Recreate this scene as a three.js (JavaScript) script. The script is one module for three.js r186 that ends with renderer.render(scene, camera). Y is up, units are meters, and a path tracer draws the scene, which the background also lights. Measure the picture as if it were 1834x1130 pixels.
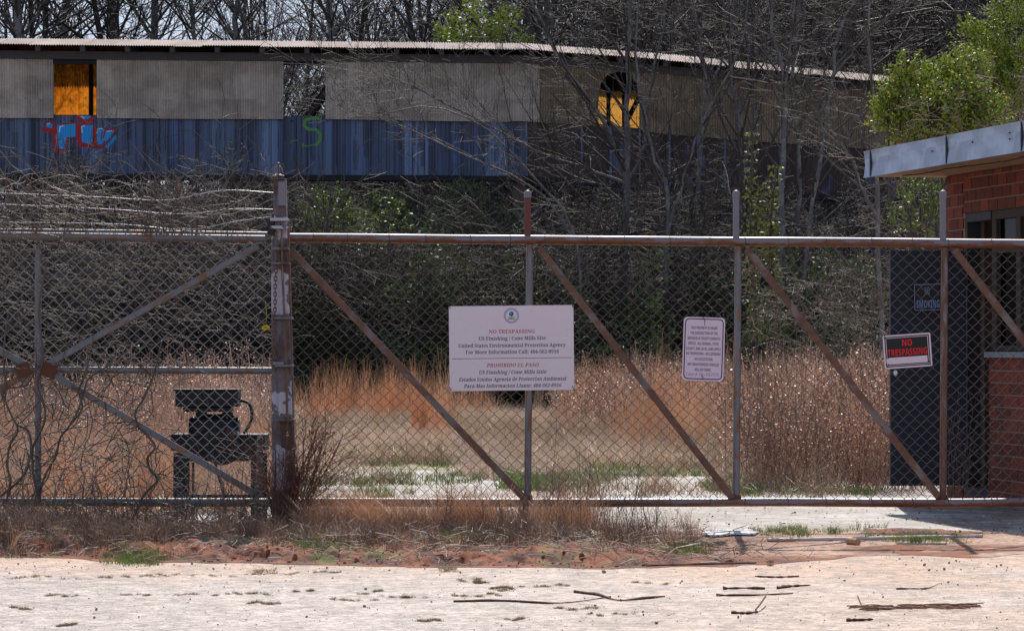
import * as THREE from 'three';

// ---------------------------------------------------------------- camera, sky, sun, exposure
const scene = new THREE.Scene();
const W = 1834, H = 1130, F = 5500, EYE = 1.32, HORIZON = 625;
const camera = new THREE.PerspectiveCamera(2 * Math.atan(H / 2 / F) * 180 / Math.PI, W / H, 0.5, 2000);
camera.position.set(0, EYE, 0);
const PITCH = Math.atan((HORIZON - H / 2) / F);
camera.lookAt(0, EYE + Math.tan(PITCH) * 100, -100);
scene.add(camera);

const SUN_AZ = 0.055, SUN_EL = 46 * Math.PI / 180;
const sunDir = new THREE.Vector3(Math.sin(SUN_AZ) * Math.cos(SUN_EL), Math.sin(SUN_EL), -Math.cos(SUN_AZ) * Math.cos(SUN_EL));
// clear winter sky with thin high haze: pale towards the horizon, whiter round the sun
const sky = (() => {
  const w = 512, h = 256, d = new Float32Array(w * h * 4);
  for (let y = 0; y < h; y++) for (let x = 0; x < w; x++) {
    const el = ((y + 0.5) / h - 0.5) * Math.PI, az = ((x + 0.5) / w - 0.5) * 2 * Math.PI;
    const dx = Math.cos(el) * Math.cos(az), dy = Math.sin(el), dz = Math.cos(el) * Math.sin(az);
    const t = Math.pow(Math.max(0, 1 - Math.max(0, dy)), 3), c = Math.max(-1, Math.min(1, dx * sunDir.x + dy * sunDir.y + dz * sunDir.z)), ang = Math.acos(c);
    const glow = 0.9 * Math.exp(-ang / 0.16) + 0.28 * Math.exp(-ang / 0.6), q = (y * w + x) * 4;
    const zen = [0.20, 0.30, 0.52], hor = [0.66, 0.75, 0.90], below = [0.30, 0.26, 0.23];
    for (let k = 0; k < 3; k++) d[q + k] = dy < -0.02 ? below[k] : zen[k] + (hor[k] - zen[k]) * t + glow * [1, 0.97, 0.9][k];
    d[q + 3] = 1;
  }
  const m = new THREE.DataTexture(d, w, h, THREE.RGBAFormat, THREE.FloatType); m.mapping = THREE.EquirectangularReflectionMapping; m.magFilter = m.minFilter = THREE.LinearFilter; m.needsUpdate = true; return m;
})();
scene.background = sky; scene.environment = sky;
const sun = new THREE.DirectionalLight(new THREE.Color(1, 0.93, 0.84), 5.0);
sun.position.copy(sunDir).multiplyScalar(200).add(new THREE.Vector3(0, 0, -50));
sun.target.position.set(0, 0, -50);
sun.castShadow = true;
sun.shadow.mapSize.set(4096, 4096);
Object.assign(sun.shadow.camera, { left: -60, right: 60, top: 90, bottom: -60, near: 1, far: 500 });
scene.add(sun, sun.target);

const renderer = new THREE.WebGLRenderer({ antialias: true });
renderer.toneMapping = THREE.LinearToneMapping;
renderer.toneMappingExposure = 1.06;
renderer.shadowMap.enabled = true;

// ---------------------------------------------------------------- small tools
function rngOf(seed) {
  let a = seed >>> 0;
  return () => { a = (a + 0x6D2B79F5) | 0; let t = Math.imul(a ^ (a >>> 15), 1 | a); t = (t + Math.imul(t ^ (t >>> 7), 61 | t)) ^ t; return ((t ^ (t >>> 14)) >>> 0) / 4294967296; };
}
const R0 = rngOf(7);
const V = (x, y, z) => new THREE.Vector3(x, y, z);
const lerp = (a, b, t) => a + (b - a) * t;
const clamp = (x, a = 0, b = 1) => Math.min(b, Math.max(a, x));
const smooth = (a, b, x) => { const t = clamp((x - a) / (b - a)); return t * t * (3 - 2 * t); };
// where the line of sight of a pixel of the 1834 x 1130 picture meets the plane z = -D, or the level y
const cP = Math.cos(PITCH), sP = Math.sin(PITCH);
function P(px, py, D) {
  const a = (px - W / 2) / F, b = (H / 2 - py) / F;
  const dy = b * cP + sP, dz = cP - b * sP, s = D / dz;
  return V(a * s, EYE + dy * s, -D);
}
function PG(px, py, y = 0) {
  const a = (px - W / 2) / F, b = (H / 2 - py) / F;
  const dy = b * cP + sP, dz = cP - b * sP, s = (y - EYE) / dy;
  return V(a * s, y, -dz * s);
}
const pxOf = (x, D) => W / 2 + F * x / D;
function curve(table) { return x => { if (x <= table[0][0]) return table[0][1]; for (let i = 1; i < table.length; i++) if (x <= table[i][0]) return lerp(table[i - 1][1], table[i][1], (x - table[i - 1][0]) / (table[i][0] - table[i - 1][0])); return table[table.length - 1][1]; }; }

const used = {};
function numbered(n) { if (!(n in used)) { used[n] = 0; return n; } used[n]++; return n + '_' + String(used[n]).padStart(3, '0'); }
function tag(o, label, category, group, kind) {
  o.name = numbered(o.name);
  o.userData.label = label;
  if (category) o.userData.category = category;
  if (group) o.userData.group = group;
  if (kind) o.userData.kind = kind;
  scene.add(o);
  return o;
}
function thing(name, label, category, base = V(0, 0, 0), group) {
  const g = new THREE.Group(); g.name = name; g.position.copy(base);
  return tag(g, label, category, group);
}
function worldBase(o) { const p = V(0, 0, 0); while (o && o !== scene) { p.add(o.position); o = o.parent; } return p; }

// a builder that collects solids (world coordinates) into one mesh
class MB {
  constructor() { this.p = []; this.n = []; this.u = []; this.i = []; }
  geo(g, m) {
    g = g.clone(); if (m) g.applyMatrix4(m);
    const p = g.attributes.position, n = g.attributes.normal, o = this.p.length / 3;
    for (let k = 0; k < p.count; k++) {
      const x = p.getX(k), y = p.getY(k), z = p.getZ(k), nx = Math.abs(n.getX(k)), ny = Math.abs(n.getY(k)), nz = Math.abs(n.getZ(k));
      this.p.push(x, y, z); this.n.push(n.getX(k), n.getY(k), n.getZ(k));
      if (ny > nx && ny > nz) this.u.push(x, z); else if (nx > nz) this.u.push(z, y); else this.u.push(x, y);
    }
    if (g.index) for (let k = 0; k < g.index.count; k++) this.i.push(o + g.index.getX(k)); else for (let k = 0; k < p.count; k++) this.i.push(o + k);
    return this;
  }
  // box with centre, size, optional basis matrix
  box(c, s, rot) { const m = new THREE.Matrix4(); if (rot) m.copy(rot); m.setPosition(c.x, c.y, c.z); return this.geo(rbox(s.x, s.y, s.z), m); }
  ball(c, r, sx = 1, sy = 1, sz = 1, seg = 14) { const m = new THREE.Matrix4().makeScale(sx, sy, sz).setPosition(c.x, c.y, c.z); return this.geo(new THREE.SphereGeometry(r, seg, 10), m); }
  tri(a, b, c, n) { const o = this.p.length / 3; for (const q of [a, b, c]) { this.p.push(q.x, q.y, q.z); this.n.push(n.x, n.y, n.z); this.u.push(q.x, q.y); } this.i.push(o, o + 1, o + 2); return this; }
  quad(a, b, c, d, uv) {
    const n = V(0, 0, 0).crossVectors(b.clone().sub(a), d.clone().sub(a)).normalize(), o = this.p.length / 3;
    [a, b, c, d].forEach((q, k) => { this.p.push(q.x, q.y, q.z); this.n.push(n.x, n.y, n.z); this.u.push(...(uv ? uv[k] : [q.x, q.y])); });
    this.i.push(o, o + 1, o + 2, o, o + 2, o + 3); return this;
  }
  tube(pts, rad, sides = 8, cap = true, flat = 1) {
    const N = pts.length, o0 = this.p.length / 3; let prev = null, L = 0;
    for (let k = 0; k < N; k++) {
      const t = V(0, 0, 0).subVectors(pts[Math.min(N - 1, k + 1)], pts[Math.max(0, k - 1)]).normalize();
      if (!prev) prev = Math.abs(t.y) < 0.9 ? V(0, 1, 0) : V(1, 0, 0);
      const a = prev.clone().addScaledVector(t, -prev.dot(t)).normalize(); prev = a;
      const b = V(0, 0, 0).crossVectors(t, a);
      const r = typeof rad === 'number' ? rad : rad[k];
      if (k) L += pts[k].distanceTo(pts[k - 1]);
      for (let j = 0; j <= sides; j++) {
        const w = j / sides * Math.PI * 2, cx = Math.cos(w), cy = Math.sin(w) * flat;
        const nx = a.x * cx + b.x * cy, ny = a.y * cx + b.y * cy, nz = a.z * cx + b.z * cy;
        this.p.push(pts[k].x + nx * r, pts[k].y + ny * r, pts[k].z + nz * r); this.n.push(nx, ny, nz); this.u.push(j / sides, L);
      }
    }
    const w = sides + 1;
    for (let k = 0; k < N - 1; k++) for (let j = 0; j < sides; j++) { const q = o0 + k * w + j; this.i.push(q, q + 1, q + w, q + 1, q + w + 1, q + w); }
    if (cap) for (const e of [0, N - 1]) {
      const t = V(0, 0, 0).subVectors(pts[e], pts[e ? e - 1 : 1]).normalize(), o = this.p.length / 3;
      this.p.push(pts[e].x, pts[e].y, pts[e].z); this.n.push(t.x, t.y, t.z); this.u.push(0, 0);
      for (let j = 0; j < w; j++) { const q = (o0 + e * w + j) * 3; this.p.push(this.p[q], this.p[q + 1], this.p[q + 2]); this.n.push(t.x, t.y, t.z); this.u.push(j / sides, 0.02); }
      for (let j = 0; j < sides; j++) e ? this.i.push(o, o + 1 + j, o + 2 + j) : this.i.push(o, o + 2 + j, o + 1 + j);
    }
    return this;
  }
  geometry(b = V(0, 0, 0)) {
    const g = new THREE.BufferGeometry(), p = new Float32Array(this.p);
    for (let k = 0; k < p.length; k += 3) { p[k] -= b.x; p[k + 1] -= b.y; p[k + 2] -= b.z; }
    g.setAttribute('position', new THREE.BufferAttribute(p, 3));
    g.setAttribute('normal', new THREE.BufferAttribute(new Float32Array(this.n), 3));
    g.setAttribute('uv', new THREE.BufferAttribute(new Float32Array(this.u), 2));
    g.setIndex(this.i);
    return g;
  }
  build(name, mat, parent, label, kind) {
    const m = new THREE.Mesh(this.geometry(parent ? worldBase(parent) : undefined), mat);
    m.name = name; m.castShadow = m.receiveShadow = true;
    if (label) m.userData.label = label; if (kind) m.userData.kind = kind;
    if (parent) parent.add(m);
    return m;
  }
}
// a box with chamfered edges
const rboxes = new Map();
function rbox(x, y, z) {
  const key = [x, y, z].map(v => v.toFixed(4)).join(); if (rboxes.has(key)) return rboxes.get(key);
  const c = Math.min(0.004, Math.min(x, y, z) * 0.18), hx = x / 2, hy = y / 2, hz = z / 2, g = new MB();
  const S = [-1, 1];
  for (const s of S) {
    const q = (a, b, d, e) => s > 0 ? g.quad(a, b, d, e) : g.quad(e, d, b, a);
    q(V(s * hx, -hy + c, hz - c), V(s * hx, -hy + c, -hz + c), V(s * hx, hy - c, -hz + c), V(s * hx, hy - c, hz - c));
    q(V(-hx + c, s * hy, hz - c), V(hx - c, s * hy, hz - c), V(hx - c, s * hy, -hz + c), V(-hx + c, s * hy, -hz + c));
    q(V(-hx + c, -hy + c, s * hz), V(hx - c, -hy + c, s * hz), V(hx - c, hy - c, s * hz), V(-hx + c, hy - c, s * hz));
  }
  const fix = (a, b, d, e) => { const n = V(0, 0, 0).crossVectors(b.clone().sub(a), d.clone().sub(a)), m = a.clone().add(d); n.dot(m) > 0 ? g.quad(a, b, d, e) : g.quad(e, d, b, a); };
  for (const s of S) for (const t of S) {
    fix(V(s * hx, t * (hy - c), hz - c), V(s * hx, t * (hy - c), -hz + c), V(s * (hx - c), t * hy, -hz + c), V(s * (hx - c), t * hy, hz - c));
    fix(V(s * hx, hy - c, t * (hz - c)), V(s * hx, -hy + c, t * (hz - c)), V(s * (hx - c), -hy + c, t * hz), V(s * (hx - c), hy - c, t * hz));
    fix(V(hx - c, s * hy, t * (hz - c)), V(-hx + c, s * hy, t * (hz - c)), V(-hx + c, s * (hy - c), t * hz), V(hx - c, s * (hy - c), t * hz));
    for (const w of S) { const a = V(s * hx, t * (hy - c), w * (hz - c)), b = V(s * (hx - c), t * hy, w * (hz - c)), d = V(s * (hx - c), t * (hy - c), w * hz), n = V(s, t, w).normalize(); s * t * w > 0 ? g.tri(a, b, d, n) : g.tri(a, d, b, n); }
  }
  const r = g.geometry(); rboxes.set(key, r); return r;
}

// periodic value noise and textures
const PERM = new Uint16Array(65536); { const r = rngOf(99); for (let i = 0; i < 65536; i++) PERM[i] = r() * 65536; }
const hash = (x, y, s) => PERM[(PERM[(x * 7919 + s * 104729) & 65535] + y * 31337) & 65535] / 65536;
function vnoise(x, y, per, s = 0) {
  const xi = Math.floor(x), yi = Math.floor(y), fx = x - xi, fy = y - yi, m = v => ((v % per) + per) % per;
  const a = fx * fx * (3 - 2 * fx), b = fy * fy * (3 - 2 * fy);
  return lerp(lerp(hash(m(xi), m(yi), s), hash(m(xi + 1), m(yi), s), a), lerp(hash(m(xi), m(yi + 1), s), hash(m(xi + 1), m(yi + 1), s), a), b);
}
function fbm(u, v, per, oct = 4, s = 0) { let r = 0, a = 0.5, t = 0; for (let k = 0; k < oct; k++) { r += a * vnoise(u * per, v * per, per, s + k); t += a; a *= 0.55; per *= 2; } return r / t; }
function fbm2(u, v, pu, pv, oct = 4, s = 0) { let r = 0, a = 0.5, t = 0; for (let k = 0; k < oct; k++) { r += a * vnoise(u * pu, v * pv, 4096, s + k); t += a; a *= 0.55; pu *= 2; pv *= 2; } return r / t; }
const toS = c => c <= 0.0031308 ? c * 12.92 : 1.055 * Math.pow(c, 1 / 2.4) - 0.055;
// fn(u, v) -> [r, g, b] linear base colour
function tex(w, h, fn, opt = {}) {
  const d = new Uint8Array(w * h * 4);
  for (let y = 0; y < h; y++) for (let x = 0; x < w; x++) {
    const c = fn((x + 0.5) / w, (y + 0.5) / h), k = (y * w + x) * 4;
    for (let j = 0; j < 3; j++) d[k + j] = clamp(opt.data ? c[j] : toS(clamp(c[j]))) * 255;
    d[k + 3] = 255;
  }
  const t = new THREE.DataTexture(d, w, h, THREE.RGBAFormat);
  t.magFilter = THREE.LinearFilter; t.minFilter = THREE.LinearMipmapLinearFilter; t.generateMipmaps = true;
  t.wrapS = t.wrapT = opt.clamp ? THREE.ClampToEdgeWrapping : THREE.RepeatWrapping;
  if (!opt.data) t.colorSpace = THREE.SRGBColorSpace;
  t.repeat.set(opt.rx ?? 1, opt.ry ?? 1);
  t.needsUpdate = true;
  return t;
}
const mixc = (a, b, t) => [lerp(a[0], b[0], t), lerp(a[1], b[1], t), lerp(a[2], b[2], t)];
const scl = (a, k) => [a[0] * k, a[1] * k, a[2] * k];
function std(o) { const m = new THREE.MeshStandardMaterial({ roughness: 0.8, metalness: 0, ...o }); if (o.rgb) m.color.setRGB(...o.rgb); delete m.rgb; return m; }
function S(rgb, roughness = 0.8, metalness = 0, more = {}) { const m = new THREE.MeshStandardMaterial({ roughness, metalness, ...more }); m.color.setRGB(...rgb); return m; }

// ---------------------------------------------------------------- materials
const T = {};
T.rail = tex(256, 1024, (u, v) => { // pipe: u round it, v along it (2 m); rust where the paint has gone
  const n = fbm2(u, v, 5, 14, 5, 1), m = fbm2(u, v, 24, 80, 3, 4), under = Math.pow(0.5 - 0.5 * Math.cos((u - 0.0) * Math.PI * 2), 1.2);
  const rust = smooth(0.42, 0.52, n * 0.55 + under * 0.42 + (m - 0.5) * 0.25);
  return mixc(scl([0.205, 0.17, 0.178], 0.8 + m * 0.4), scl([0.17, 0.068, 0.034], 0.6 + m * 0.8), rust);
}, { ry: 0.5 });
T.brace = tex(256, 1024, (u, v) => {
  const n = fbm2(u, v, 5, 12, 5, 11), m = fbm2(u, v, 24, 60, 3, 14), rust = smooth(0.32, 0.52, n + (m - 0.5) * 0.3);
  return mixc(scl([0.20, 0.165, 0.155], 0.75 + m * 0.5), scl([0.15, 0.07, 0.042], 0.6 + m * 0.8), rust);
}, { ry: 0.5 });
T.galv = tex(256, 1024, (u, v) => {
  const n = fbm2(u, v, 5, 16, 5, 21), m = fbm2(u, v, 24, 70, 3, 24), rust = smooth(0.55, 0.68, n + (m - 0.5) * 0.3);
  return mixc(scl([0.17, 0.165, 0.17], 0.75 + m * 0.5), scl([0.20, 0.09, 0.05], 0.6 + m * 0.8), rust);
}, { ry: 0.5 });
T.peel = tex(512, 1024, (u, v) => { // flaking white paint over grey weathered steel and rust
  const n = fbm2(u, v, 3, 7, 5, 31), m = fbm2(u, v, 40, 60, 3, 34), n2 = fbm2(u, v, 10, 5, 4, 37);
  let c = mixc([0.17, 0.14, 0.145], [0.11, 0.07, 0.058], smooth(0.45, 0.6, n2));
  c = scl(c, 0.7 + m * 0.6);
  return mixc(c, scl([0.52, 0.48, 0.52], 0.8 + m * 0.3), smooth(0.585, 0.61, n + (m - 0.5) * 0.12));
}, { rx: 1.6, ry: 0.8 });
T.bark = tex(256, 512, (u, v) => { const n = fbm2(u, v, 10, 12, 4, 41), m = fbm2(u, v, 4, 9, 3, 44); return scl(mixc([0.10, 0.092, 0.09], [0.17, 0.16, 0.158], smooth(0.5, 0.65, m)), 0.55 + n * 0.9); });
T.concrete = tex(512, 512, (u, v) => { const n = fbm(u, v, 6, 5, 51), m = fbm(u, v, 64, 3, 55); return scl(mixc([0.42, 0.36, 0.30], [0.30, 0.25, 0.21], smooth(0.45, 0.65, n)), 0.8 + m * 0.4); });
T.brick = [0, 1, 2, 3].map(s => tex(128, 64, (u, v) => { const n = fbm(u, v, 4, 4, 60 + s * 7), m = fbm(u, v, 32, 2, 63 + s * 7); return scl(mixc([0.25, 0.045, 0.018], [0.13, 0.024, 0.012], n), 0.6 + m * 0.8); }, { rx: 5, ry: 10 }));
T.dry = tex(1024, 1024, (u, v) => { // field soil under the straw, 16 m a side
  const n = fbm(u, v, 9, 5, 71), m = fbm(u, v, 90, 4, 76), g = smooth(0.5, 0.62, fbm(u, v, 14, 4, 80));
  return scl(mixc(mixc([0.38, 0.30, 0.23], [0.26, 0.19, 0.135], n), [0.24, 0.25, 0.10], g * 0.7), 0.55 + m * 0.9);
}, { rx: 1 / 16, ry: 1 / 16 });

const M = {
  rail: S([1, 1, 1], 0.42, 0.25, { map: T.rail }), brace: S([1, 1, 1], 0.5, 0.2, { map: T.brace }), galv: S([1, 1, 1], 0.42, 0.15, { map: T.galv }),
  wireRust: S([0.10, 0.075, 0.065], 0.5, 0.2), wireGalv: S([0.32, 0.31, 0.315], 0.45, 0.2), barb: S([0.42, 0.40, 0.40], 0.4, 0.5),
  peel: S([1, 1, 1], 0.7, 0, { map: T.peel }), darkSteel: S([0.013, 0.013, 0.014], 0.65, 0.0), rustPlate: S([0.13, 0.045, 0.022], 0.85),
  rustDark: S([0.16, 0.04, 0.03], 0.7), cap: S([0.20, 0.185, 0.20], 0.5, 0.15), chain: S([0.17, 0.10, 0.07], 0.6, 0.4),
  bark: S([1, 1, 1], 0.6, 0, { map: T.bark }), twig: S([0.060, 0.047, 0.038], 0.68),
  redTwig: S([0.15, 0.06, 0.04], 0.5), vine: S([0.10, 0.075, 0.06], 0.6), deadVine: S([0.15, 0.108, 0.083], 0.6),
  concrete: S([1, 1, 1], 0.9, 0, { map: T.concrete }), stick: (() => { const m = S([0.95, 0.50, 0.33], 0.9, 0, { map: T.bark.clone() }); m.map.repeat.set(2, 8); return m; })(), mortar: S([0.34, 0.25, 0.20], 0.95),
};
function leafMat(rgb, tr = 0.35, rough = 0.5) { const m = new THREE.MeshPhysicalMaterial({ roughness: rough, transmission: tr, thickness: 0, side: THREE.DoubleSide }); m.color.setRGB(...rgb); return m; }
M.leafBright = leafMat([0.22, 0.26, 0.03], 0.45); M.leafDark = leafMat([0.085, 0.115, 0.028], 0.35, 0.65); M.leafMid = leafMat([0.17, 0.235, 0.03], 0.5, 0.6);
M.straw = leafMat([0.58, 0.475, 0.385], 0.45, 0.55); M.orangeGrass = leafMat([0.67, 0.425, 0.27], 0.45, 0.6); M.greenGrass = leafMat([0.14, 0.22, 0.04], 0.35, 0.6); M.mauve = leafMat([0.34, 0.235, 0.165], 0.3, 0.5);
M.seed = leafMat([0.74, 0.58, 0.46], 0.5, 0.5);

// ---------------------------------------------------------------- ground
function hillY(x, D) {
  const back = smooth(86, 150, D), right = smooth(-9, 16, x * 110 / Math.max(D, 60));
  const n = vnoise(x * 0.12 + 40, D * 0.12, 4096, 5) - 0.5;
  return back * lerp(1.0, 15, right) + smooth(150, 420, D) * 6 * right + n * smooth(62, 90, D) * 0.8;
}
T.forest = tex(512, 512, (u, v) => { const n = fbm(u, v, 8, 5, 91), m = fbm(u, v, 80, 3, 95); return scl(mixc([0.085, 0.06, 0.042], [0.045, 0.035, 0.027], n), 0.6 + m * 0.8); }, { rx: 1 / 6, ry: 1 / 6 });
function gridSheet(xs, ds, yf, uvf) {
  const p = [], u = [], i = [];
  for (const D of ds) for (const x of xs) { const xx = typeof x === 'function' ? x(D) : x; p.push(xx, yf(xx, D), -D); u.push(...(uvf ? uvf(xx, D) : [xx, D])); }
  const n = xs.length;
  for (let r = 0; r < ds.length - 1; r++) for (let c = 0; c < n - 1; c++) { const q = r * n + c; i.push(q, q + 1, q + n, q + 1, q + n + 1, q + n); }
  const g = new THREE.BufferGeometry();
  g.setAttribute('position', new THREE.Float32BufferAttribute(p, 3)); g.setAttribute('uv', new THREE.Float32BufferAttribute(u, 2)); g.setIndex(i); g.computeVertexNormals();
  return g;
}
const range = (a, b, n) => Array.from({ length: n + 1 }, (_, k) => lerp(a, b, k / n));
function struct(name, g, m, label) { const o = new THREE.Mesh(g, m); o.name = name; o.receiveShadow = o.castShadow = true; return tag(o, label, null, null, 'structure'); }
struct('ground', gridSheet([-600, -200, -60, -30, 0, 30, 60, 200, 600], [-60, -20, 0, 15, 22, 40, 60, 61.9], () => -0.004), S([1, 1, 1], 0.95, 0, { map: T.dry }), 'dry grassy ground of the lot behind the gate');
struct('hillside', gridSheet([-600, -300, ...range(-120, 120, 80), 300, 600], [61.5, ...range(63, 160, 60), 190, 240, 320, 420, 700, 1200], (x, D) => hillY(x, D) - 0.01 - smooth(63, 61.5, D) * 0.02), S([1, 1, 1], 0.95, 0, { map: T.forest }), 'wooded hillside with leaf litter rising behind the mill gallery');

// road: pale gravelly asphalt with red dust, cracks and wear
T.road = tex(2048, 1024, (u, v) => { // 10 m by 8 m, u from x = -5, v from D = 12
  const x = u * 10 - 5, D = 12 + v * 8;
  const fine = fbm2(u, v, 400, 320, 2, 101), mid = fbm2(u, v, 60, 40, 3, 104), big = fbm2(u, v, 6, 5, 4, 108);
  const dust = clamp(smooth(-0.8, 2.6, x) * 0.75 * smooth(0.3, 0.62, big) + smooth(17.0, 18.9, D + (mid - 0.5) * 1.2 + (big - 0.5) * 1.5) * 0.85);
  let c = mixc([0.43, 0.35, 0.31], [0.455, 0.28, 0.185], dust);
  c = scl(c, 0.5 + fine * 0.8 + (mid - 0.5) * 0.6 + (fbm2(u, v, 170, 90, 3, 134) - 0.5) * 0.8);
  const pits = smooth(0.56, 0.8, fbm2(u, v, 260, 150, 3, 120)), cr = 1 - smooth(0.0, 0.02, Math.abs(fbm2(u, v, 5, 9, 4, 131) - 0.5));
  return mixc(mixc(c, [0.15, 0.10, 0.07], pits * 0.65), [0.10, 0.075, 0.06], cr * 0.45);
}, { clamp: true });
T.roadBump = tex(1024, 1024, (u, v) => { const n = fbm(u, v, 128, 2, 130); return [n, n, n]; }, { data: true, rx: 1 / 1.5, ry: 1 / 1.5 });
const roadEdge = x => lerp(18.75, 19.5, smooth(-0.5, -3.5, x)) + (vnoise(x * 1.7 + 50, 3, 4096, 8) - 0.5) * 0.5 + (vnoise(x * 7 + 50, 3, 4096, 9) - 0.5) * 0.16 + smooth(1.2, 2.6, x) * 1.0;
{
  const xs = range(-30, 30, 600), rows = 12, p = [], u = [], b = [], i = [];
  for (let r = 0; r <= rows; r++) for (const x of xs) { const D = lerp(-12, roadEdge(x), r / rows); p.push(x, 0.004, -D); u.push((x + 5) / 10, (D - 12) / 8); b.push(x, D); }
  const n = xs.length; for (let r = 0; r < rows; r++) for (let c = 0; c < n - 1; c++) { const q = r * n + c; i.push(q, q + 1, q + n, q + 1, q + n + 1, q + n); }
  const g = new THREE.BufferGeometry(); g.setAttribute('position', new THREE.Float32BufferAttribute(p, 3)); g.setAttribute('uv', new THREE.Float32BufferAttribute(u, 2)); g.setAttribute('uv1', new THREE.Float32BufferAttribute(b, 2)); g.setIndex(i); g.computeVertexNormals();
  T.roadBump.channel = 1;
  struct('road', g, S([1, 1, 1], 0.66, 0, { map: T.road, bumpMap: T.roadBump, bumpScale: 0.012 }), 'pale worn asphalt road in front of the gate');
}
// clay verge between road and gate
T.clay = tex(2048, 512, (u, v) => { // 10 m by 4 m, from x = -5, D = 18
  const x = u * 10 - 5, D = 18 + v * 4;
  const fine = fbm2(u, v, 300, 120, 2, 141), mid = fbm2(u, v, 70, 26, 3, 144), big = fbm2(u, v, 9, 4, 4, 148);
  let c = mixc([0.25, 0.08, 0.036], [0.10, 0.034, 0.02], smooth(0.35, 0.65, mid));
  c = mixc(c, [0.48, 0.31, 0.22], smooth(0.9, 2.2, x) * smooth(0.30, 0.55, big + (mid - 0.5) * 0.4));
  c = mixc(c, [0.22, 0.16, 0.11], smooth(19.6, 20.4, D + (mid - 0.5) * 1.2) * smooth(1.6, 0.6, x));
  const moss = smooth(0.58, 0.66, fbm2(u, v, 26, 9, 3, 152)) * smooth(1.8, 0.5, x) * smooth(0.42, 0.6, fbm2(u, v, 180, 60, 2, 156));
  c = mixc(c, [0.14, 0.15, 0.03], moss * 0.75);
  return scl(c, 0.55 + fine * 0.85);
}, { clamp: true });
const bankY = (x, D) => {
  const e = roadEdge(x), t = D - e, left = smooth(1.4, 0.4, x);
  const n = (vnoise(x * 5 + 90, D * 7, 4096, 12) - 0.5) * 0.03 + (vnoise(x * 16 + 90, D * 18, 4096, 13) - 0.5) * 0.04 + (vnoise(x * 40 + 90, D * 30, 4096, 15) - 0.5) * 0.03;
  const bump = left * (0.05 + smooth(-2.4, -3.4, x) * 0.06) * smooth(0.0, 0.35, t) * smooth(3.4, 1.6, t);
  return 0.008 + Math.max(0, bump + n * left * smooth(-0.1, 0.25, t) + (1 - left) * n * 0.25 * smooth(0, 0.4, t)) * smooth(3.4, 2.4, t);
};
{
  const xs = range(-5.5, 5.5, 700), rows = 90, p = [], u = [], i = [];
  for (let r = 0; r <= rows; r++) for (const x of xs) { const D = lerp(roadEdge(x) - 0.12, 22.3 + (vnoise(x * 2.1 + 9, 1, 4096, 14) - 0.5) * 0.5, Math.pow(r / rows, 1.3)); p.push(x, r ? bankY(x, D) : 0.0, -D); u.push((x + 5) / 10, (D - 18) / 4); }
  const n = xs.length; for (let r = 0; r < rows; r++) for (let c = 0; c < n - 1; c++) { const q = r * n + c; i.push(q, q + 1, q + n, q + 1, q + n + 1, q + n); }
  const g = new THREE.BufferGeometry(); g.setAttribute('position', new THREE.Float32BufferAttribute(p, 3)); g.setAttribute('uv', new THREE.Float32BufferAttribute(u, 2)); g.setIndex(i); g.computeVertexNormals();
  struct('clay_verge', g, S([1, 1, 1], 0.95, 0, { map: T.clay }), 'red clay verge with moss along the edge of the road');
}
// broken pavement inside the gate
T.pave = tex(1024, 1024, (u, v) => { const fine = fbm(u, v, 150, 2, 161), mid = fbm(u, v, 40, 3, 164), big = fbm(u, v, 7, 4, 168); return scl(mixc([0.40, 0.365, 0.34], [0.27, 0.225, 0.19], smooth(0.4, 0.6, big)), 0.5 + fine * 0.7 + (mid - 0.5) * 0.8); }, { rx: 1 / 5, ry: 1 / 5 });
{
  const near = x => 21.9 + (vnoise(x * 1.3 + 30, 2, 4096, 21) - 0.5) * 0.9, far = x => 33.5 + (vnoise(x * 0.9 + 30, 2, 4096, 22) - 0.5) * 7 + (vnoise(x * 5 + 30, 2, 4096, 23) - 0.5) * 2.5 - smooth(0.5, 2.5, x) * 3;
  const xs = range(-2.0, 4.6, 300), rows = 30, p = [], u = [], i = [];
  for (let r = 0; r <= rows; r++) for (const x of xs) { const D = lerp(near(x), far(x), r / rows), s = lerp(1, 1.25, r / rows); p.push(x * s, 0.0, -D); u.push(x * s, D); }
  const n = xs.length; for (let r = 0; r < rows; r++) for (let c = 0; c < n - 1; c++) { const q = r * n + c; i.push(q, q + 1, q + n, q + 1, q + n + 1, q + n); }
  const g = new THREE.BufferGeometry(); g.setAttribute('position', new THREE.Float32BufferAttribute(p, 3)); g.setAttribute('uv', new THREE.Float32BufferAttribute(u, 2)); g.setIndex(i); g.computeVertexNormals();
  struct('pavement', g, S([1, 1, 1], 0.7, 0, { map: T.pave, bumpMap: T.roadBump.clone(), bumpScale: 0.006 }), 'pale broken pavement just inside the gate').material.bumpMap.channel = 0;
}

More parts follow.
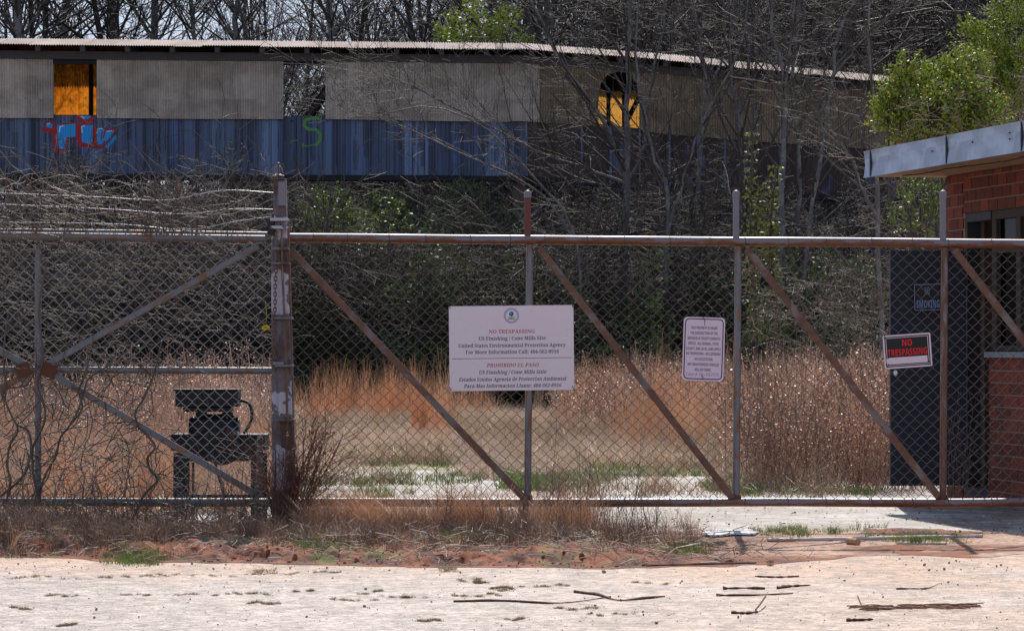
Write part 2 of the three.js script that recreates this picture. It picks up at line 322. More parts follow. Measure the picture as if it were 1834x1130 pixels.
// ---------------------------------------------------------------- the mill gallery on its posts
const GD = 82, PPM = F / GD;                                   // 67 pixels to the metre at the gallery
const roofLine = curve([[-160, 78], [0, 79], [940, 88], [1214, 109], [1590, 147], [1740, 163]]);
const creamTop = curve([[-160, 101], [0, 103], [600, 108], [950, 111], [1060, 119], [1214, 132], [1552, 158], [1740, 174]]);
const midLine = curve([[-160, 209], [0, 211], [600, 214], [945, 218], [1060, 225], [1214, 242], [1400, 257], [1552, 266], [1740, 283]]);
const botLine = curve([[-160, 313], [0, 314], [500, 317], [945, 318], [1050, 328], [1200, 336], [1300, 342], [1500, 353], [1740, 370]]);
const gallery = thing('mill_gallery', 'long raised corrugated mill gallery, cream above blue, crossing in front of the wood', 'gallery', V(0, 0, -GD));
T.cream = tex(1024, 256, (u, v) => { // 24 m by 2 m
  const n = fbm2(u, v, 160, 3, 4, 201), m = fbm2(u, v, 30, 5, 4, 205), f = fbm2(u, v, 500, 60, 2, 209);
  const c = mixc([0.55, 0.465, 0.39], [0.42, 0.345, 0.28], smooth(0.35, 0.7, m));
  return scl(c, 0.75 + n * 0.4 + (f - 0.5) * 0.25);
}, { rx: 1 / 24, ry: 1 / 2 });
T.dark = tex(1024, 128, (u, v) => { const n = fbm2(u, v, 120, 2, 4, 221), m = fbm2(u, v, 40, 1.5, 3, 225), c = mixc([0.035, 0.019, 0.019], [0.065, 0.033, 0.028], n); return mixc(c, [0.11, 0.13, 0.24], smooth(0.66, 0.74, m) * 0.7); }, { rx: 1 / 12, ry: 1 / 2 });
T.orange = tex(512, 256, (u, v) => { const n = fbm2(u, v, 30, 9, 4, 231), f = fbm2(u, v, 90, 40, 3, 235), d = smooth(0.5, 0.66, fbm2(u, v, 40, 14, 4, 239)); return scl(mixc([0.95, 0.42, 0.035], [0.70, 0.17, 0.01], n), 0.6 + f * 0.8 - d * 0.4); }, { rx: 1 / 5, ry: 1 / 2.5 });
T.amber2 = tex(512, 256, (u, v) => { const n = fbm2(u, v, 30, 9, 4, 231), f = fbm2(u, v, 90, 40, 3, 235); return scl(mixc([0.95, 0.62, 0.16], [0.82, 0.40, 0.07], n), 0.75 + f * 0.4); }, { rx: 1 / 5, ry: 1 / 2.5 });
T.roof = tex(1024, 128, (u, v) => { const n = fbm2(u, v, 60, 3, 4, 241), f = fbm2(u, v, 300, 20, 3, 245); return scl(mixc([0.50, 0.37, 0.34], [0.36, 0.20, 0.16], smooth(0.4, 0.7, n)), 0.75 + f * 0.5); }, { rx: 1 / 20, ry: 1 / 3 });
// blue sheets with streaks and spray paint: a canvas 16 m wide
const blueX0 = P(-160, 0, GD).x, blueX1 = P(960, 0, GD).x, blueY1 = P(0, 200, GD).y, blueY0 = P(0, 324, GD).y;
T.blue = (() => {
  const w = 2048, h = 256, cv = document.createElement('canvas'); cv.width = w; cv.height = h; const c = cv.getContext('2d'), r = rngOf(301);
  const sx = w / 1120, sy = h / 124, X = x => (x + 160) * sx, Y = y => (y - 200) * sy;
  for (let x = 0; x < w;) { // sheets of paler and deeper blue, then weather streaks
    const k = 26 + r() * 90, v = r(), lin = mixc([0.06, 0.082, 0.14], [0.19, 0.26, 0.41], v * v);
    c.fillStyle = 'rgb(' + lin.map(q => Math.round(toS(q) * 255)).join() + ')'; c.fillRect(x, 0, k + 1, h); x += k;
  }
  for (let k = 0; k < 900; k++) {
    const x = r() * w, len = h * (0.25 + r() * 0.9), y = r() < 0.7 ? 0 : h * r() * 0.5, q = r();
    c.fillStyle = q < 0.5 ? `rgba(14,18,34,${0.12 + r() * 0.3})` : q < 0.9 ? `rgba(84,116,190,${0.06 + r() * 0.2})` : `rgba(70,44,40,${0.1 + r() * 0.25})`;
    c.fillRect(x, y, 1 + r() * (r() < 0.2 ? 16 : 5), len);
  }
  c.fillStyle = 'rgba(12,12,20,0.55)'; for (let k = 0; k < 120; k++) c.fillRect(r() * w, Y(210) + r() * 14, 2 + r() * 8, 2 + r() * 5);
  for (let x = 318; x < 356; x += 6) c.fillRect(X(x), Y(233), 4, 4);
  // spray-painted letters
  const poly = (pts, col) => { c.fillStyle = col; c.beginPath(); pts.forEach(([x, y], k) => k ? c.lineTo(X(x), Y(y)) : c.moveTo(X(x), Y(y))); c.closePath(); c.fill(); };
  const line = (pts, col, lw) => { c.strokeStyle = col; c.lineWidth = lw * sx * 1.35; c.lineCap = c.lineJoin = 'round'; c.beginPath(); pts.forEach(([x, y], k) => k ? c.lineTo(X(x), Y(y)) : c.moveTo(X(x), Y(y))); c.stroke(); };
  const red = 'rgb(178,20,28)', cy = 'rgb(20,156,222)', wh = 'rgb(205,220,245)';
  poly([[93, 228], [101, 226], [101, 266], [115, 268], [117, 276], [94, 272]], red);
  poly([[134, 222], [143, 221], [144, 254], [162, 258], [165, 263], [138, 263]], red);
  poly([[163, 227], [172, 228], [172, 258], [180, 261], [192, 253], [194, 259], [178, 266], [164, 265]], red);
  line([[76, 231], [90, 233], [96, 240]], red, 6); line([[100, 224], [135, 219], [136, 230]], red, 2.4); line([[142, 221], [166, 222]], red, 3);
  line([[77, 228], [79, 218], [92, 216], [96, 228]], red, 2.2); line([[138, 206], [141, 214], [150, 217], [162, 214], [166, 207]], red, 4.5); line([[118, 262], [119, 252], [120, 246], [136, 244]], red, 3); line([[186, 230], [206, 231], [200, 240]], red, 2.6);
  poly([[101, 224], [134, 221], [134, 244], [117, 246], [114, 267], [102, 266]], cy);
  poly([[144, 224], [165, 224], [164, 259], [145, 254]], cy);
  poly([[173, 229], [186, 231], [182, 248], [187, 233], [204, 233], [190, 253], [185, 251], [181, 258], [172, 257]], cy);
  poly([[206, 241], [208, 247], [200, 258], [190, 265], [187, 262]], cy);
  poly([[80, 227], [82, 221], [87, 220], [92, 222], [92, 229]], cy); poly([[143, 207], [163, 207], [158, 212], [149, 213]], cy);
  line([[105, 236], [106, 227], [112, 225]], wh, 1.8); line([[146, 237], [145, 227], [150, 225]], wh, 1.8); line([[172, 238], [174, 230], [182, 230]], wh, 1.6); line([[190, 235], [199, 234]], wh, 1.6); line([[83, 222], [88, 220]], wh, 1.4); line([[144, 208], [149, 211]], wh, 1.8);
  line([[182, 232], [180, 250]], red, 1.3); line([[188, 233], [183, 247]], red, 1.8);
  const gr = 'rgb(88,148,66)';
  line([[573, 212], [556, 211], [546, 215], [544, 224], [551, 231], [566, 232], [573, 240], [572, 252], [566, 259]], gr, 4.2);
  line([[566, 259], [548, 261], [541, 260]], gr, 1.6); line([[542, 257], [542, 262]], gr, 2.6); line([[519, 256], [522, 252], [532, 251]], gr, 1.4);
  const t = new THREE.CanvasTexture(cv); t.colorSpace = THREE.SRGBColorSpace; return t;
})();
const sheetMats = {
  cream: [0.92, 1, 1.06].map(k => S([k, k, k], 0.75, 0.05, { map: T.cream, side: THREE.DoubleSide })),
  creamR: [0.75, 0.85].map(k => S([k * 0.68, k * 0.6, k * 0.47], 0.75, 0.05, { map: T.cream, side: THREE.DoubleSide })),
  blue: [S([1, 1, 1], 0.5, 0.1, { map: T.blue, side: THREE.DoubleSide })],
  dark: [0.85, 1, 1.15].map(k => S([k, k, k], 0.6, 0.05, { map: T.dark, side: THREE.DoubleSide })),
  roof: [0.36, 0.44, 0.5].map(k => S([k, k, k], 0.75, 0.0, { map: T.roof, side: THREE.DoubleSide })),
  yellow: [(() => { const m = new THREE.MeshPhysicalMaterial({ map: T.orange, roughness: 0.9, transmission: 0.55, thickness: 0, side: THREE.DoubleSide }); m.color.setRGB(1, 1.0, 1); m.map = T.amber2; return m; })()],
  orange: [(() => { const m = new THREE.MeshPhysicalMaterial({ map: T.orange, roughness: 0.9, transmission: 0.55, thickness: 0, side: THREE.DoubleSide }); return m; })()],
};
// one corrugated upright sheet between two picture columns
function sheet(parent, name, px0, px1, topF, botF, D, mat, amp = 0.025, uvf, jag) {
  const pitch = 4.6, n = Math.max(8, Math.round((px1 - px0) / pitch * 4)), p = [], u = [], i = [], b = worldBase(parent), r = rngOf(Math.round(px0 * 13 + D));
  const dz = (r() - 0.5) * 0.012, dt = (r() - 0.5) * 1.2, db = (r() - 0.5) * 1.4;
  for (let k = 0; k <= n; k++) {
    const px = lerp(px0, px1, k / n), z = Math.cos(px / pitch * Math.PI * 2) * amp + dz;
    const a = P(px, topF(px) + dt, D), c = P(px, botF(px) + db + (jag ? jag(px) : 0), D);
    for (const q of [a, c]) { p.push(q.x - b.x, q.y - b.y, q.z + z - b.z); u.push(...(uvf ? uvf(q.x, q.y) : [q.x, q.y])); }
    if (k < n) i.push(2 * k, 2 * k + 1, 2 * k + 2, 2 * k + 2, 2 * k + 1, 2 * k + 3);
  }
  const g = new THREE.BufferGeometry(); g.setAttribute('position', new THREE.Float32BufferAttribute(p, 3)); g.setAttribute('uv', new THREE.Float32BufferAttribute(u, 2)); g.setIndex(i); g.computeVertexNormals();
  const m = new THREE.Mesh(g, mat); m.name = name; m.castShadow = m.receiveShadow = true; parent.add(m); return m;
}
{
  const blueUV = (x, y) => [(x - blueX0) / (blueX1 - blueX0), (y - blueY0) / (blueY1 - blueY0)];
  const openings = [[95, 172], [507, 582], [1072, 1145]], r = rngOf(311);
  const cuts = [-160]; for (let x = -105; x < 1626;) { cuts.push(x); x += 46 + r() * 6; } cuts.push(1640);
  // cream course, broken at the three openings
  const runs = [[-160, 95], [172, 507], [582, 1072], [1145, 1640]];
  for (const [a, b] of runs) {
    const c = [a, ...cuts.filter(x => x > a + 14 && x < b - 14), b];
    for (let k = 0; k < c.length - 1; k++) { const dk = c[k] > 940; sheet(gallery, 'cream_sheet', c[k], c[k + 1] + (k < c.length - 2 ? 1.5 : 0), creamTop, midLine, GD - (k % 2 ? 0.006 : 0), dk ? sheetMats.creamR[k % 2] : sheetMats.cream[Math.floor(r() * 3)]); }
  }
  // blue then dark course below
  const low = x => midLine(x) - 5;
  for (let x = -160; x < 944; x += 48) sheet(gallery, 'blue_sheet', x, Math.min(946, x + 49.5), low, botLine, GD + 0.055 + (x / 48 % 2 ? 0.008 : 0), sheetMats.blue[0], 0.012, blueUV);
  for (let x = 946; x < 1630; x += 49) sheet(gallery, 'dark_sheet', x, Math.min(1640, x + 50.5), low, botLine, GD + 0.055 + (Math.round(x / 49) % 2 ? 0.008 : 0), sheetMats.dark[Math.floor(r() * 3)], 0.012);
  for (const [x, w] of [[1042, 3], [1094, 4], [1146, 3.4], [1199, 4.5], [1251, 5], [1299, 4], [1348, 3]]) new MB().box(P(x, (midLine(x) + botLine(x)) / 2 - 2, GD - 0.03), V(w / PPM, (botLine(x) - midLine(x) + 1) / PPM, 0.012)).build('seam_strip', S([0.10, 0.125, 0.22], 0.55, 0.2), gallery);
  // timber behind the sheets
  const beam = (name, f, hgt, D, dep, mat, x0 = -160, x1 = 1640, cutsX) => {
    const c = cutsX || [x0, 300, 620, 945, 1214, 1480, x1];
    for (let k = 0; k < c.length - 1; k++) {
      const a = P(c[k], f(c[k]), D), b = P(c[k + 1], f(c[k + 1]), D), d = b.clone().sub(a), len = d.length();
      const m = new THREE.Matrix4().makeBasis(d.clone().normalize(), V(0, 1, 0).addScaledVector(d, -d.y / len / len).normalize(), V(0, 0, 1));
      new MB().box(a.clone().add(b).multiplyScalar(0.5), V(len - 0.004, hgt, dep), m).build(name, mat, parent0);
    }
  };
  const parent0 = gallery, oldWood = S([0.075, 0.065, 0.068], 0.85), blackWood = S([0.02, 0.018, 0.02], 0.9);
  beam('header_beam', x => creamTop(x) - 5, 11 / PPM + 0.05, GD - 0.02, 0.1, oldWood);
  beam('sill_beam', x => botLine(x) + 2, 0.14, GD + 0.12, 0.25, blackWood);
  beam('mid_rail', x => midLine(x) - 3, 0.07, GD + 0.14, 0.09, blackWood);
  beam('back_plate', x => roofLine(x) + 8, 0.16, GD + 2.56, 0.12, blackWood);
  beam('back_sill', x => botLine(x) + 2, 0.16, GD + 2.56, 0.2, blackWood);
  // rafters whose tails show under the eave
  for (let x = -95, k = 0; x < 1620; x += 80.5, k++) {
    const e = P(x, roofLine(x) + 6.5, GD - 0.42), ridge = e.clone().add(V(0, 0.30, -1.72)), back = ridge.clone().add(V(0, -0.30, -1.72));
    for (const [a, b] of [[e, ridge], [ridge, back]]) { const d = b.clone().sub(a), L = d.length(); d.normalize(); new MB().box(a.clone().add(b).multiplyScalar(0.5), V(0.13, 0.15, L), new THREE.Matrix4().makeBasis(V(1, 0, 0), V(0, 0, 0).crossVectors(d.clone().negate(), V(1, 0, 0)), d.clone().negate())).build('rafter', oldWood, gallery); }
  }
  // roof sheets, two slopes
  for (const side of [0, 1]) for (let x = -160; x < 1625; x += 52) {
    const n = 46, p = [], u = [], i = [], b = worldBase(gallery), lift = (r() - 0.5) * 0.03 + (Math.abs(x - 390) < 60 && !side ? 0.035 : 0);
    for (let k = 0; k <= n; k++) {
      const px = Math.min(1642, x + 53.5 * k / n), w = Math.cos(px / 4.6 * Math.PI * 2) * 0.014 + ((x / 52 | 0) % 2) * 0.006;
      const e = P(px, roofLine(px), GD - 0.5).add(V(0, w + lift, 0)), rd = P(px, roofLine(px), GD - 0.5).add(V(0, 0.335 + w, -1.8)), bk = P(px, roofLine(px), GD - 0.5).add(V(0, -0.04 + w, -3.8));
      for (const q of side ? [rd, bk] : [e, rd]) { p.push(q.x - b.x, q.y - b.y, q.z - b.z); u.push(q.x, q.z); }
      if (k < n) i.push(2 * k, 2 * k + 2, 2 * k + 1, 2 * k + 2, 2 * k + 3, 2 * k + 1);
    }
    const g = new THREE.BufferGeometry(); g.setAttribute('position', new THREE.Float32BufferAttribute(p, 3)); g.setAttribute('uv', new THREE.Float32BufferAttribute(u, 2)); g.setIndex(i); g.computeVertexNormals();
    const m = new THREE.Mesh(g, sheetMats.roof[Math.floor(r() * 3)]); m.name = 'roof_sheet'; m.castShadow = m.receiveShadow = true; gallery.add(m);
  }
  // floor
  for (let x = -160; x < 1600; x += 190) { const a = P(x, botLine(x) - 4, GD), c = P(Math.min(1640, x + 189), botLine(Math.min(1640, x + 189)) - 4, GD); new MB().quad(a, c, c.clone().add(V(0, 0, -2.5)), a.clone().add(V(0, 0, -2.5))).build('floor_deck', blackWood, gallery); }
  // back wall: translucent amber sheets where the openings show them, plain ones elsewhere, missing behind the second opening
  const bt = x => roofLine(x) + 12, bm = x => midLine(x) + 2, BD = GD + 2.5;
  for (let x = -160; x < 1630; x += 50) {
    const x1 = Math.min(1640, x + 51), mid = x + 25;
    if (mid > 480 && mid < 620) continue;
    const amber = (mid > 60 && mid < 230) || (mid > 1020 && mid < 1190);
    if (amber && mid > 900) sheet(gallery, 'back_sheet', x, x1, bt, () => 164, BD + 0.02, sheetMats.dark[0]);
    sheet(gallery, amber ? 'amber_sheet' : 'back_sheet', x, x1, amber && mid > 900 ? () => 163 : bt, bm, BD, amber ? (mid > 900 ? sheetMats.yellow[0] : sheetMats.orange[0]) : sheetMats.dark[1], amber ? 0.03 : 0.018);
    sheet(gallery, 'lower_back_sheet', x, x1, bm, botLine, BD + 0.01, sheetMats.dark[0]);
  }
  for (const px of [-60, 162, 330, 480, 622, 780, 940, 1090, 1118, 1150, 1300, 1460, 1620]) new MB().box(P(px, (roofLine(px) + botLine(px)) / 2 + 4, BD - 0.07), V(0.115, (botLine(px) - roofLine(px) - 8) / PPM, 0.1)).build('stud', blackWood, gallery);
  for (const px of [93, 174, 505, 584]) new MB().box(P(px, (creamTop(px) + midLine(px)) / 2, GD + 0.05), V(0.06, (midLine(px) - creamTop(px)) / PPM, 0.06)).build('stud', blackWood, gallery);
  // lintels of the openings and the fallen brace in the second
  new MB().box(P(133, 110, GD + 0.05), V(80 / PPM, 10 / PPM, 0.06)).build('lintel', blackWood, gallery); new MB().box(P(545, 113, GD + 0.05), V(80 / PPM, 8 / PPM, 0.06)).build('lintel', blackWood, gallery);
  const a = P(552, 209, GD + 1.2), b = P(590, 155, GD + 1.2); new MB().tube([a, b], 0.13, 4).build('fallen_brace', oldWood, gallery);
  const a2 = P(1120, 222, GD + 1.6), b2 = P(1150, 165, GD + 1.6); new MB().tube([a2, b2], 0.07, 4).build('fallen_brace', blackWood, gallery);
  // torn sheet ends round the third opening: an arched hole
  for (const [pts] of [[[[1072, 118], [1072, 170], [1076, 150], [1088, 134], [1108, 128], [1128, 131], [1140, 150], [1145, 180], [1145, 118]]]]) {
    const s = new THREE.Shape(); pts.forEach(([x, y], k) => { const q = P(x, y, GD); k ? s.lineTo(q.x, q.y) : s.moveTo(q.x, q.y); });
    new MB().geo(new THREE.ExtrudeGeometry(s, { depth: 0.012, bevelEnabled: false }), new THREE.Matrix4().makeTranslation(0, 0, -GD + 0.01)).build('torn_sheet', sheetMats.creamR[0], gallery);
  }
  // posts
  const wood = S([0.15, 0.11, 0.085], 0.85);
  for (const [x0, x1, D] of [[919, 941, GD + 0.4], [950, 967, GD + 1.4], [40, 57, GD + 0.4], [66, 80, GD + 2.0], [1566, 1577, GD - 0.6], [1405, 1420, GD + 0.5]]) {
    const top = P((x0 + x1) / 2, botLine((x0 + x1) / 2) + 3, D), g0 = hillY(top.x, D) - 0.3;
    new MB().box(V(top.x, (top.y + g0) / 2, -D), V((x1 - x0) / PPM, top.y - g0, 0.3)).build('timber_post', wood, gallery);
  }
}

// ---------------------------------------------------------------- brick guard house at the right
const fDir = V(0.2145, 0, 0.9767).normalize(), fOut = V(-0.9767, 0, 0.2145).normalize(), fO = V(3.93, 0, -26.7);
const FP = (t, o, y) => fO.clone().addScaledVector(fDir, t).addScaledVector(fOut, o).setY(y);
const fRot = new THREE.Matrix4().makeBasis(fDir, V(0, 1, 0), fOut);   // x along the wall, y up, z outward
{
  const house = thing('guard_house', 'small red brick guard house with a metal-edged flat roof and an open doorway', 'building', FP(0, 0, 0));
  const fb = (mb, t0, t1, y0, y1, o0, o1) => mb.box(FP((t0 + t1) / 2, (o0 + o1) / 2, (y0 + y1) / 2), V(t1 - t0, y1 - y0, Math.abs(o1 - o0)), fRot);
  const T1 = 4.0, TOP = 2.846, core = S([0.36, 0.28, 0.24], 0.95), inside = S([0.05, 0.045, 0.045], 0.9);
  // wall: the mortar-coloured backing, then every brick proud of it
  const wall = fb(fb(fb(new MB(), -0.42, -0.002, 0, TOP, -0.012, -0.2), 0, T1, 2.5, TOP, -0.012, -0.2), 0.6, T1, 0, 1.235, -0.012, -0.2).build('wall', M.mortar, house);
  const bm = T.brick.map(t => S([1, 1, 1], 0.85, 0, { map: t })).concat(T.brick.map(t => S([0.62, 0.6, 0.66], 0.85, 0, { map: t }))), r = rngOf(401);
  const brick = (t0, t1, y0, y1) => { const dz = (r() - 0.5) * 0.004; fb(new MB(), t0, t1, y0, y1, 0.0 + dz, -0.011).build('brick', bm[Math.floor(r() * 7.2)], wall); };
  const course = 0.102, J = 0.011;
  const row = (t0, t1, y, L, off) => { let t = t0 - (off ? L / 2 : 0); while (t < t1 - 0.02) { const a = Math.max(t0, t), b = Math.min(t1, t + L - J); if (b - a > 0.02) brick(a, b, y, Math.min(y + course - J, TOP - 0.004)); t += L; } };
  for (let k = 0, y = 0.02; y < TOP - 0.04; y += course, k++) row(-0.42, -0.004, y, 0.2032, k % 2);
  for (let k = 0, y = 2.5; y < TOP - 0.04; y += course, k++) row(0.004, T1, y, 0.2032, k % 2);
  for (let k = 0, y = 0.02; y < 1.15; y += course, k++) row(0.6, T1, y, 0.33, k % 2);
  for (let t = 0.6; t < T1 - 0.06; t += 0.077) brick(t, t + 0.066, 1.155, 1.243);   // row on edge under the sill
  // the rest of the shell
  fb(new MB(), -0.42, -0.25, 0, TOP, -0.205, -3).build('end_wall', core, house);
  fb(new MB(), T1 - 0.17, T1, 0, TOP, -0.205, -3).build('end_wall', core, house);
  fb(new MB(), -0.25, T1 - 0.17, 0, TOP, -2.83, -3).build('back_wall', core, house);
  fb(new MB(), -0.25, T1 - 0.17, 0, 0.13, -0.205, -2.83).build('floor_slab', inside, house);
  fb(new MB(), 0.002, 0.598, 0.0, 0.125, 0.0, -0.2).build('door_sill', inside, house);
  // window over the low wall, door frame
  const fr = S([0.045, 0.032, 0.026], 0.85), win = fb(fb(fb(fb(fb(new MB(), 0.602, 0.70, 1.30, 2.497, -0.03, -0.12), 0.70, T1, 2.42, 2.497, -0.03, -0.12), 0.70, T1, 1.30, 1.35, -0.03, -0.12), 1.14, 1.24, 1.35, 2.42, -0.032, -0.118), 1.75, 1.82, 1.35, 2.42, -0.032, -0.118).build('window', fr, house);
  fb(new MB(), 0.70, T1, 2.13, 2.19, -0.034, -0.116).build('transom', fr, win);
  const glass = new THREE.MeshPhysicalMaterial({ roughness: 0.08, transmission: 1, thickness: 0, ior: 1.1 }); glass.color.setRGB(0.5, 0.53, 0.56);
  fb(new MB(), 0.70, 1.14, 1.35, 2.13, -0.07, -0.076).build('pane', glass, win); fb(new MB(), 1.24, 1.75, 1.35, 2.13, -0.07, -0.076).build('pane', glass, win);
  fb(new MB(), 0.70, 1.14, 2.19, 2.42, -0.07, -0.076).build('pane', glass, win); fb(new MB(), 1.24, 1.75, 2.19, 2.42, -0.07, -0.076).build('pane', glass, win);
  fb(new MB(), 0.58, T1, 1.246, 1.296, 0.035, -0.2).build('window_sill', S([0.20, 0.22, 0.26], 0.7), house);
  fb(fb(new MB(), 0.0, 0.6, 2.42, 2.497, -0.02, -0.14), 0.003, 0.045, 0.13, 2.42, -0.02, -0.14).build('door_frame', S([0.03, 0.03, 0.035], 0.7), house);
  // flat roof with a concrete soffit and folded metal edge
  const roof = fb(new MB(), -0.68, 4.3, TOP + 0.002, 3.04, 0.645, -3.3).build('roof', S([0.9, 0.62, 0.42], 0.9, 0, { map: T.concrete }), house);
  T.metal = tex(512, 128, (u, v) => { const n = fbm2(u, v, 8, 3, 4, 421), f = fbm2(u, v, 40, 4, 3, 425), s = fbm2(u, v, 160, 60, 2, 428); return scl(mixc([0.40, 0.46, 0.58], [0.29, 0.34, 0.45], smooth(0.35, 0.65, n)), 0.82 + f * 0.25 + (s - 0.5) * 0.15); }, { rx: 0.5, ry: 2 });
  const mm = S([1, 1, 1], 0.45, 0.35, { map: T.metal });
  for (const [a, b, k] of [[-0.70, -0.522, 0], [-0.514, 1.378, 1], [1.385, 3.02, 2], [3.026, 4.3, 3]]) {
    // each panel is slightly dished
    const n = 14, mb = new MB(), bul = tt => Math.sin(tt * Math.PI) * 0.012 * (k > 0 ? 1 : 0) + (k === 2 ? 0.016 * Math.exp(-Math.pow((tt - 0.12) / 0.06, 2)) : 0);
    const rows = [[2.838, 0.005], [2.85, 0.0], [2.95, -0.012], [3.04, -0.004], [3.075, 0.004]];
    for (let j = 0; j < n; j++) for (let q = 0; q < rows.length - 1; q++) { const t0 = lerp(a, b, j / n), t1 = lerp(a, b, (j + 1) / n), f = (t, w) => FP(t, 0.668 + rows[w][1] + bul((t - a) / (b - a)) * Math.sin(Math.PI * (rows[w][0] - 2.838) / 0.24), rows[w][0]); mb.quad(f(t0, q), f(t1, q), f(t1, q + 1), f(t0, q + 1), [[t0, rows[q][0]], [t1, rows[q][0]], [t1, rows[q + 1][0]], [t0, rows[q + 1][0]]]); }
    mb.quad(FP(a, 0.672, 3.075), FP(b, 0.672, 3.075), FP(b, 0.40, 3.078), FP(a, 0.40, 3.078)); mb.quad(FP(a, 0.673, 2.838), FP(b, 0.673, 2.838), FP(b, 0.648, 2.838), FP(a, 0.648, 2.838));
    mb.build('edge_panel', mm, roof);
  }
  for (const t of [-0.518, 1.3815, 3.023]) fb(new MB(), t - 0.011, t + 0.011, 2.84, 3.074, 0.64, 0.675).build('joint_seal', S([0.035, 0.035, 0.04], 0.8), roof);
  for (const [t, y] of [[1.05, 2.965], [2.78, 3.00], [2.78, 2.95], [1.98, 2.98]]) new MB().ball(FP(t, 0.672, y), 0.007).build('screw', M.darkSteel, roof);
  fb(new MB(), -0.68, 4.3, 3.042, 3.07, 0.6, -3.3).build('roof_cover', S([0.10, 0.09, 0.085], 0.9), roof);
  for (let k = 0; k < 4; k++) { const pts = []; let t = -0.4 + k * 0.7, o = 0.3 + r() * 0.2; for (let j = 0; j < 6; j++) { pts.push(FP(t, o, TOP - 0.002)); t += 0.08 + r() * 0.1; o += (r() - 0.5) * 0.08; } new MB().tube(pts, 0.005, 4).build('crack', M.darkSteel, roof); }
  // open door leaf
  const hinge = P(1731, 868, 26.62), h2 = P(1595, 868, 26.5), wDoor = hinge.x - h2.x, dMat = S([0.016, 0.021, 0.036], 0.55, 0.0);
  const leaf = new MB().box(V((hinge.x + h2.x) / 2, 1.155, -26.56), V(wDoor, 2.03, 0.045), new THREE.Matrix4().makeRotationY(0.12)).build('door', dMat, house);
  new MB().ball(P(1607, 668, 26.44), 0.028, 1, 1, 0.8).tube([P(1607, 668, 26.53), P(1607, 668, 26.45)], 0.012, 8).build('handle', S([0.6, 0.62, 0.68], 0.25, 0.9), leaf);
  for (const y of [0.4, 1.15, 1.9]) new MB().tube([V(hinge.x + 0.01, y - 0.05, hinge.z + 0.05), V(hinge.x + 0.01, y + 0.05, hinge.z + 0.05)], 0.012, 8).build('hinge', M.darkSteel, leaf);
}

// ---------------------------------------------------------------- signs
function canvasTex(w, h, draw) { const cv = document.createElement('canvas'); cv.width = w; cv.height = h; draw(cv.getContext('2d'), w, h); const t = new THREE.CanvasTexture(cv); t.colorSpace = THREE.SRGBColorSpace; return t; }
function roundedPath(c, x, y, w, h, r) { c.beginPath(); c.moveTo(x + r, y); c.lineTo(x + w - r, y); c.quadraticCurveTo(x + w, y, x + w, y + r); c.lineTo(x + w, y + h - r); c.quadraticCurveTo(x + w, y + h, x + w - r, y + h); c.lineTo(x + r, y + h); c.quadraticCurveTo(x, y + h, x, y + h - r); c.lineTo(x, y + r); c.quadraticCurveTo(x, y, x + r, y); c.closePath(); }
function fitText(c, s, x, y, width) { const m = c.measureText(s).width; c.save(); c.translate(x, y); c.scale(width / m, 1); c.fillText(s, 0, 0); c.restore(); }
function grime(c, w, h, seed, n) { const r = rngOf(seed); for (let k = 0; k < n; k++) { c.fillStyle = `rgba(${90 + r() * 60},${70 + r() * 50},${60 + r() * 50},${0.03 + r() * 0.05})`; c.beginPath(); c.arc(r() * w, r() * h, 1 + r() * r() * 16, 0, 7); c.fill(); } }
function sign(name, label, category, corners, D, thick, texture, backRgb, radius, holes) { // corners: tl, tr, br, bl in picture pixels
  const q = corners.map(([x, y]) => P(x, y, D)), c = q[0].clone().add(q[1]).add(q[2]).add(q[3]).multiplyScalar(0.25);
  const t = thing(name, label, category, c);
  const w = q[0].distanceTo(q[1]), h = q[0].distanceTo(q[3]), ang = Math.atan2(q[1].y - q[0].y, q[1].x - q[0].x);
  const s = new THREE.Shape(), a = w / 2, b = h / 2, R = radius || 0.004;
  s.moveTo(-a + R, -b); s.lineTo(a - R, -b); s.quadraticCurveTo(a, -b, a, -b + R); s.lineTo(a, b - R); s.quadraticCurveTo(a, b, a - R, b); s.lineTo(-a + R, b); s.quadraticCurveTo(-a, b, -a, b - R); s.lineTo(-a, -b + R); s.quadraticCurveTo(-a, -b, -a + R, -b);
  const board = new THREE.Mesh(new THREE.ExtrudeGeometry(s, { depth: thick, bevelEnabled: false }), S(backRgb, 0.6)); board.name = 'board'; board.rotation.z = ang; board.castShadow = board.receiveShadow = true; board.position.z = -thick; t.add(board);
  const g = new THREE.ShapeGeometry(s, 8), p = g.attributes.position, u = g.attributes.uv; for (let k = 0; k < p.count; k++) u.setXY(k, (p.getX(k) + a) / w, (p.getY(k) + b) / h);
  const face = new THREE.Mesh(g, S([1, 1, 1], 0.55, 0, { map: texture })); face.name = 'printed_face'; face.rotation.z = ang; face.position.z = 0.0015; t.add(face);
  for (const [hx, hy] of holes || []) { const v = V(hx * a, hy * b, 0).applyAxisAngle(V(0, 0, 1), ang).add(c); new MB().tube([v.clone().add(V(-0.008, 0.02, 0.004)), v.clone().add(V(0, 0.006, 0.009)), v.clone().add(V(0.004, -0.008, 0.003)), v.clone().add(V(0.012, 0.012, -0.02))], 0.0025, 5).build('wire_tie', M.rustPlate, t); }
  return t;
}
const GZ = 22;                                                     // distance of the gate
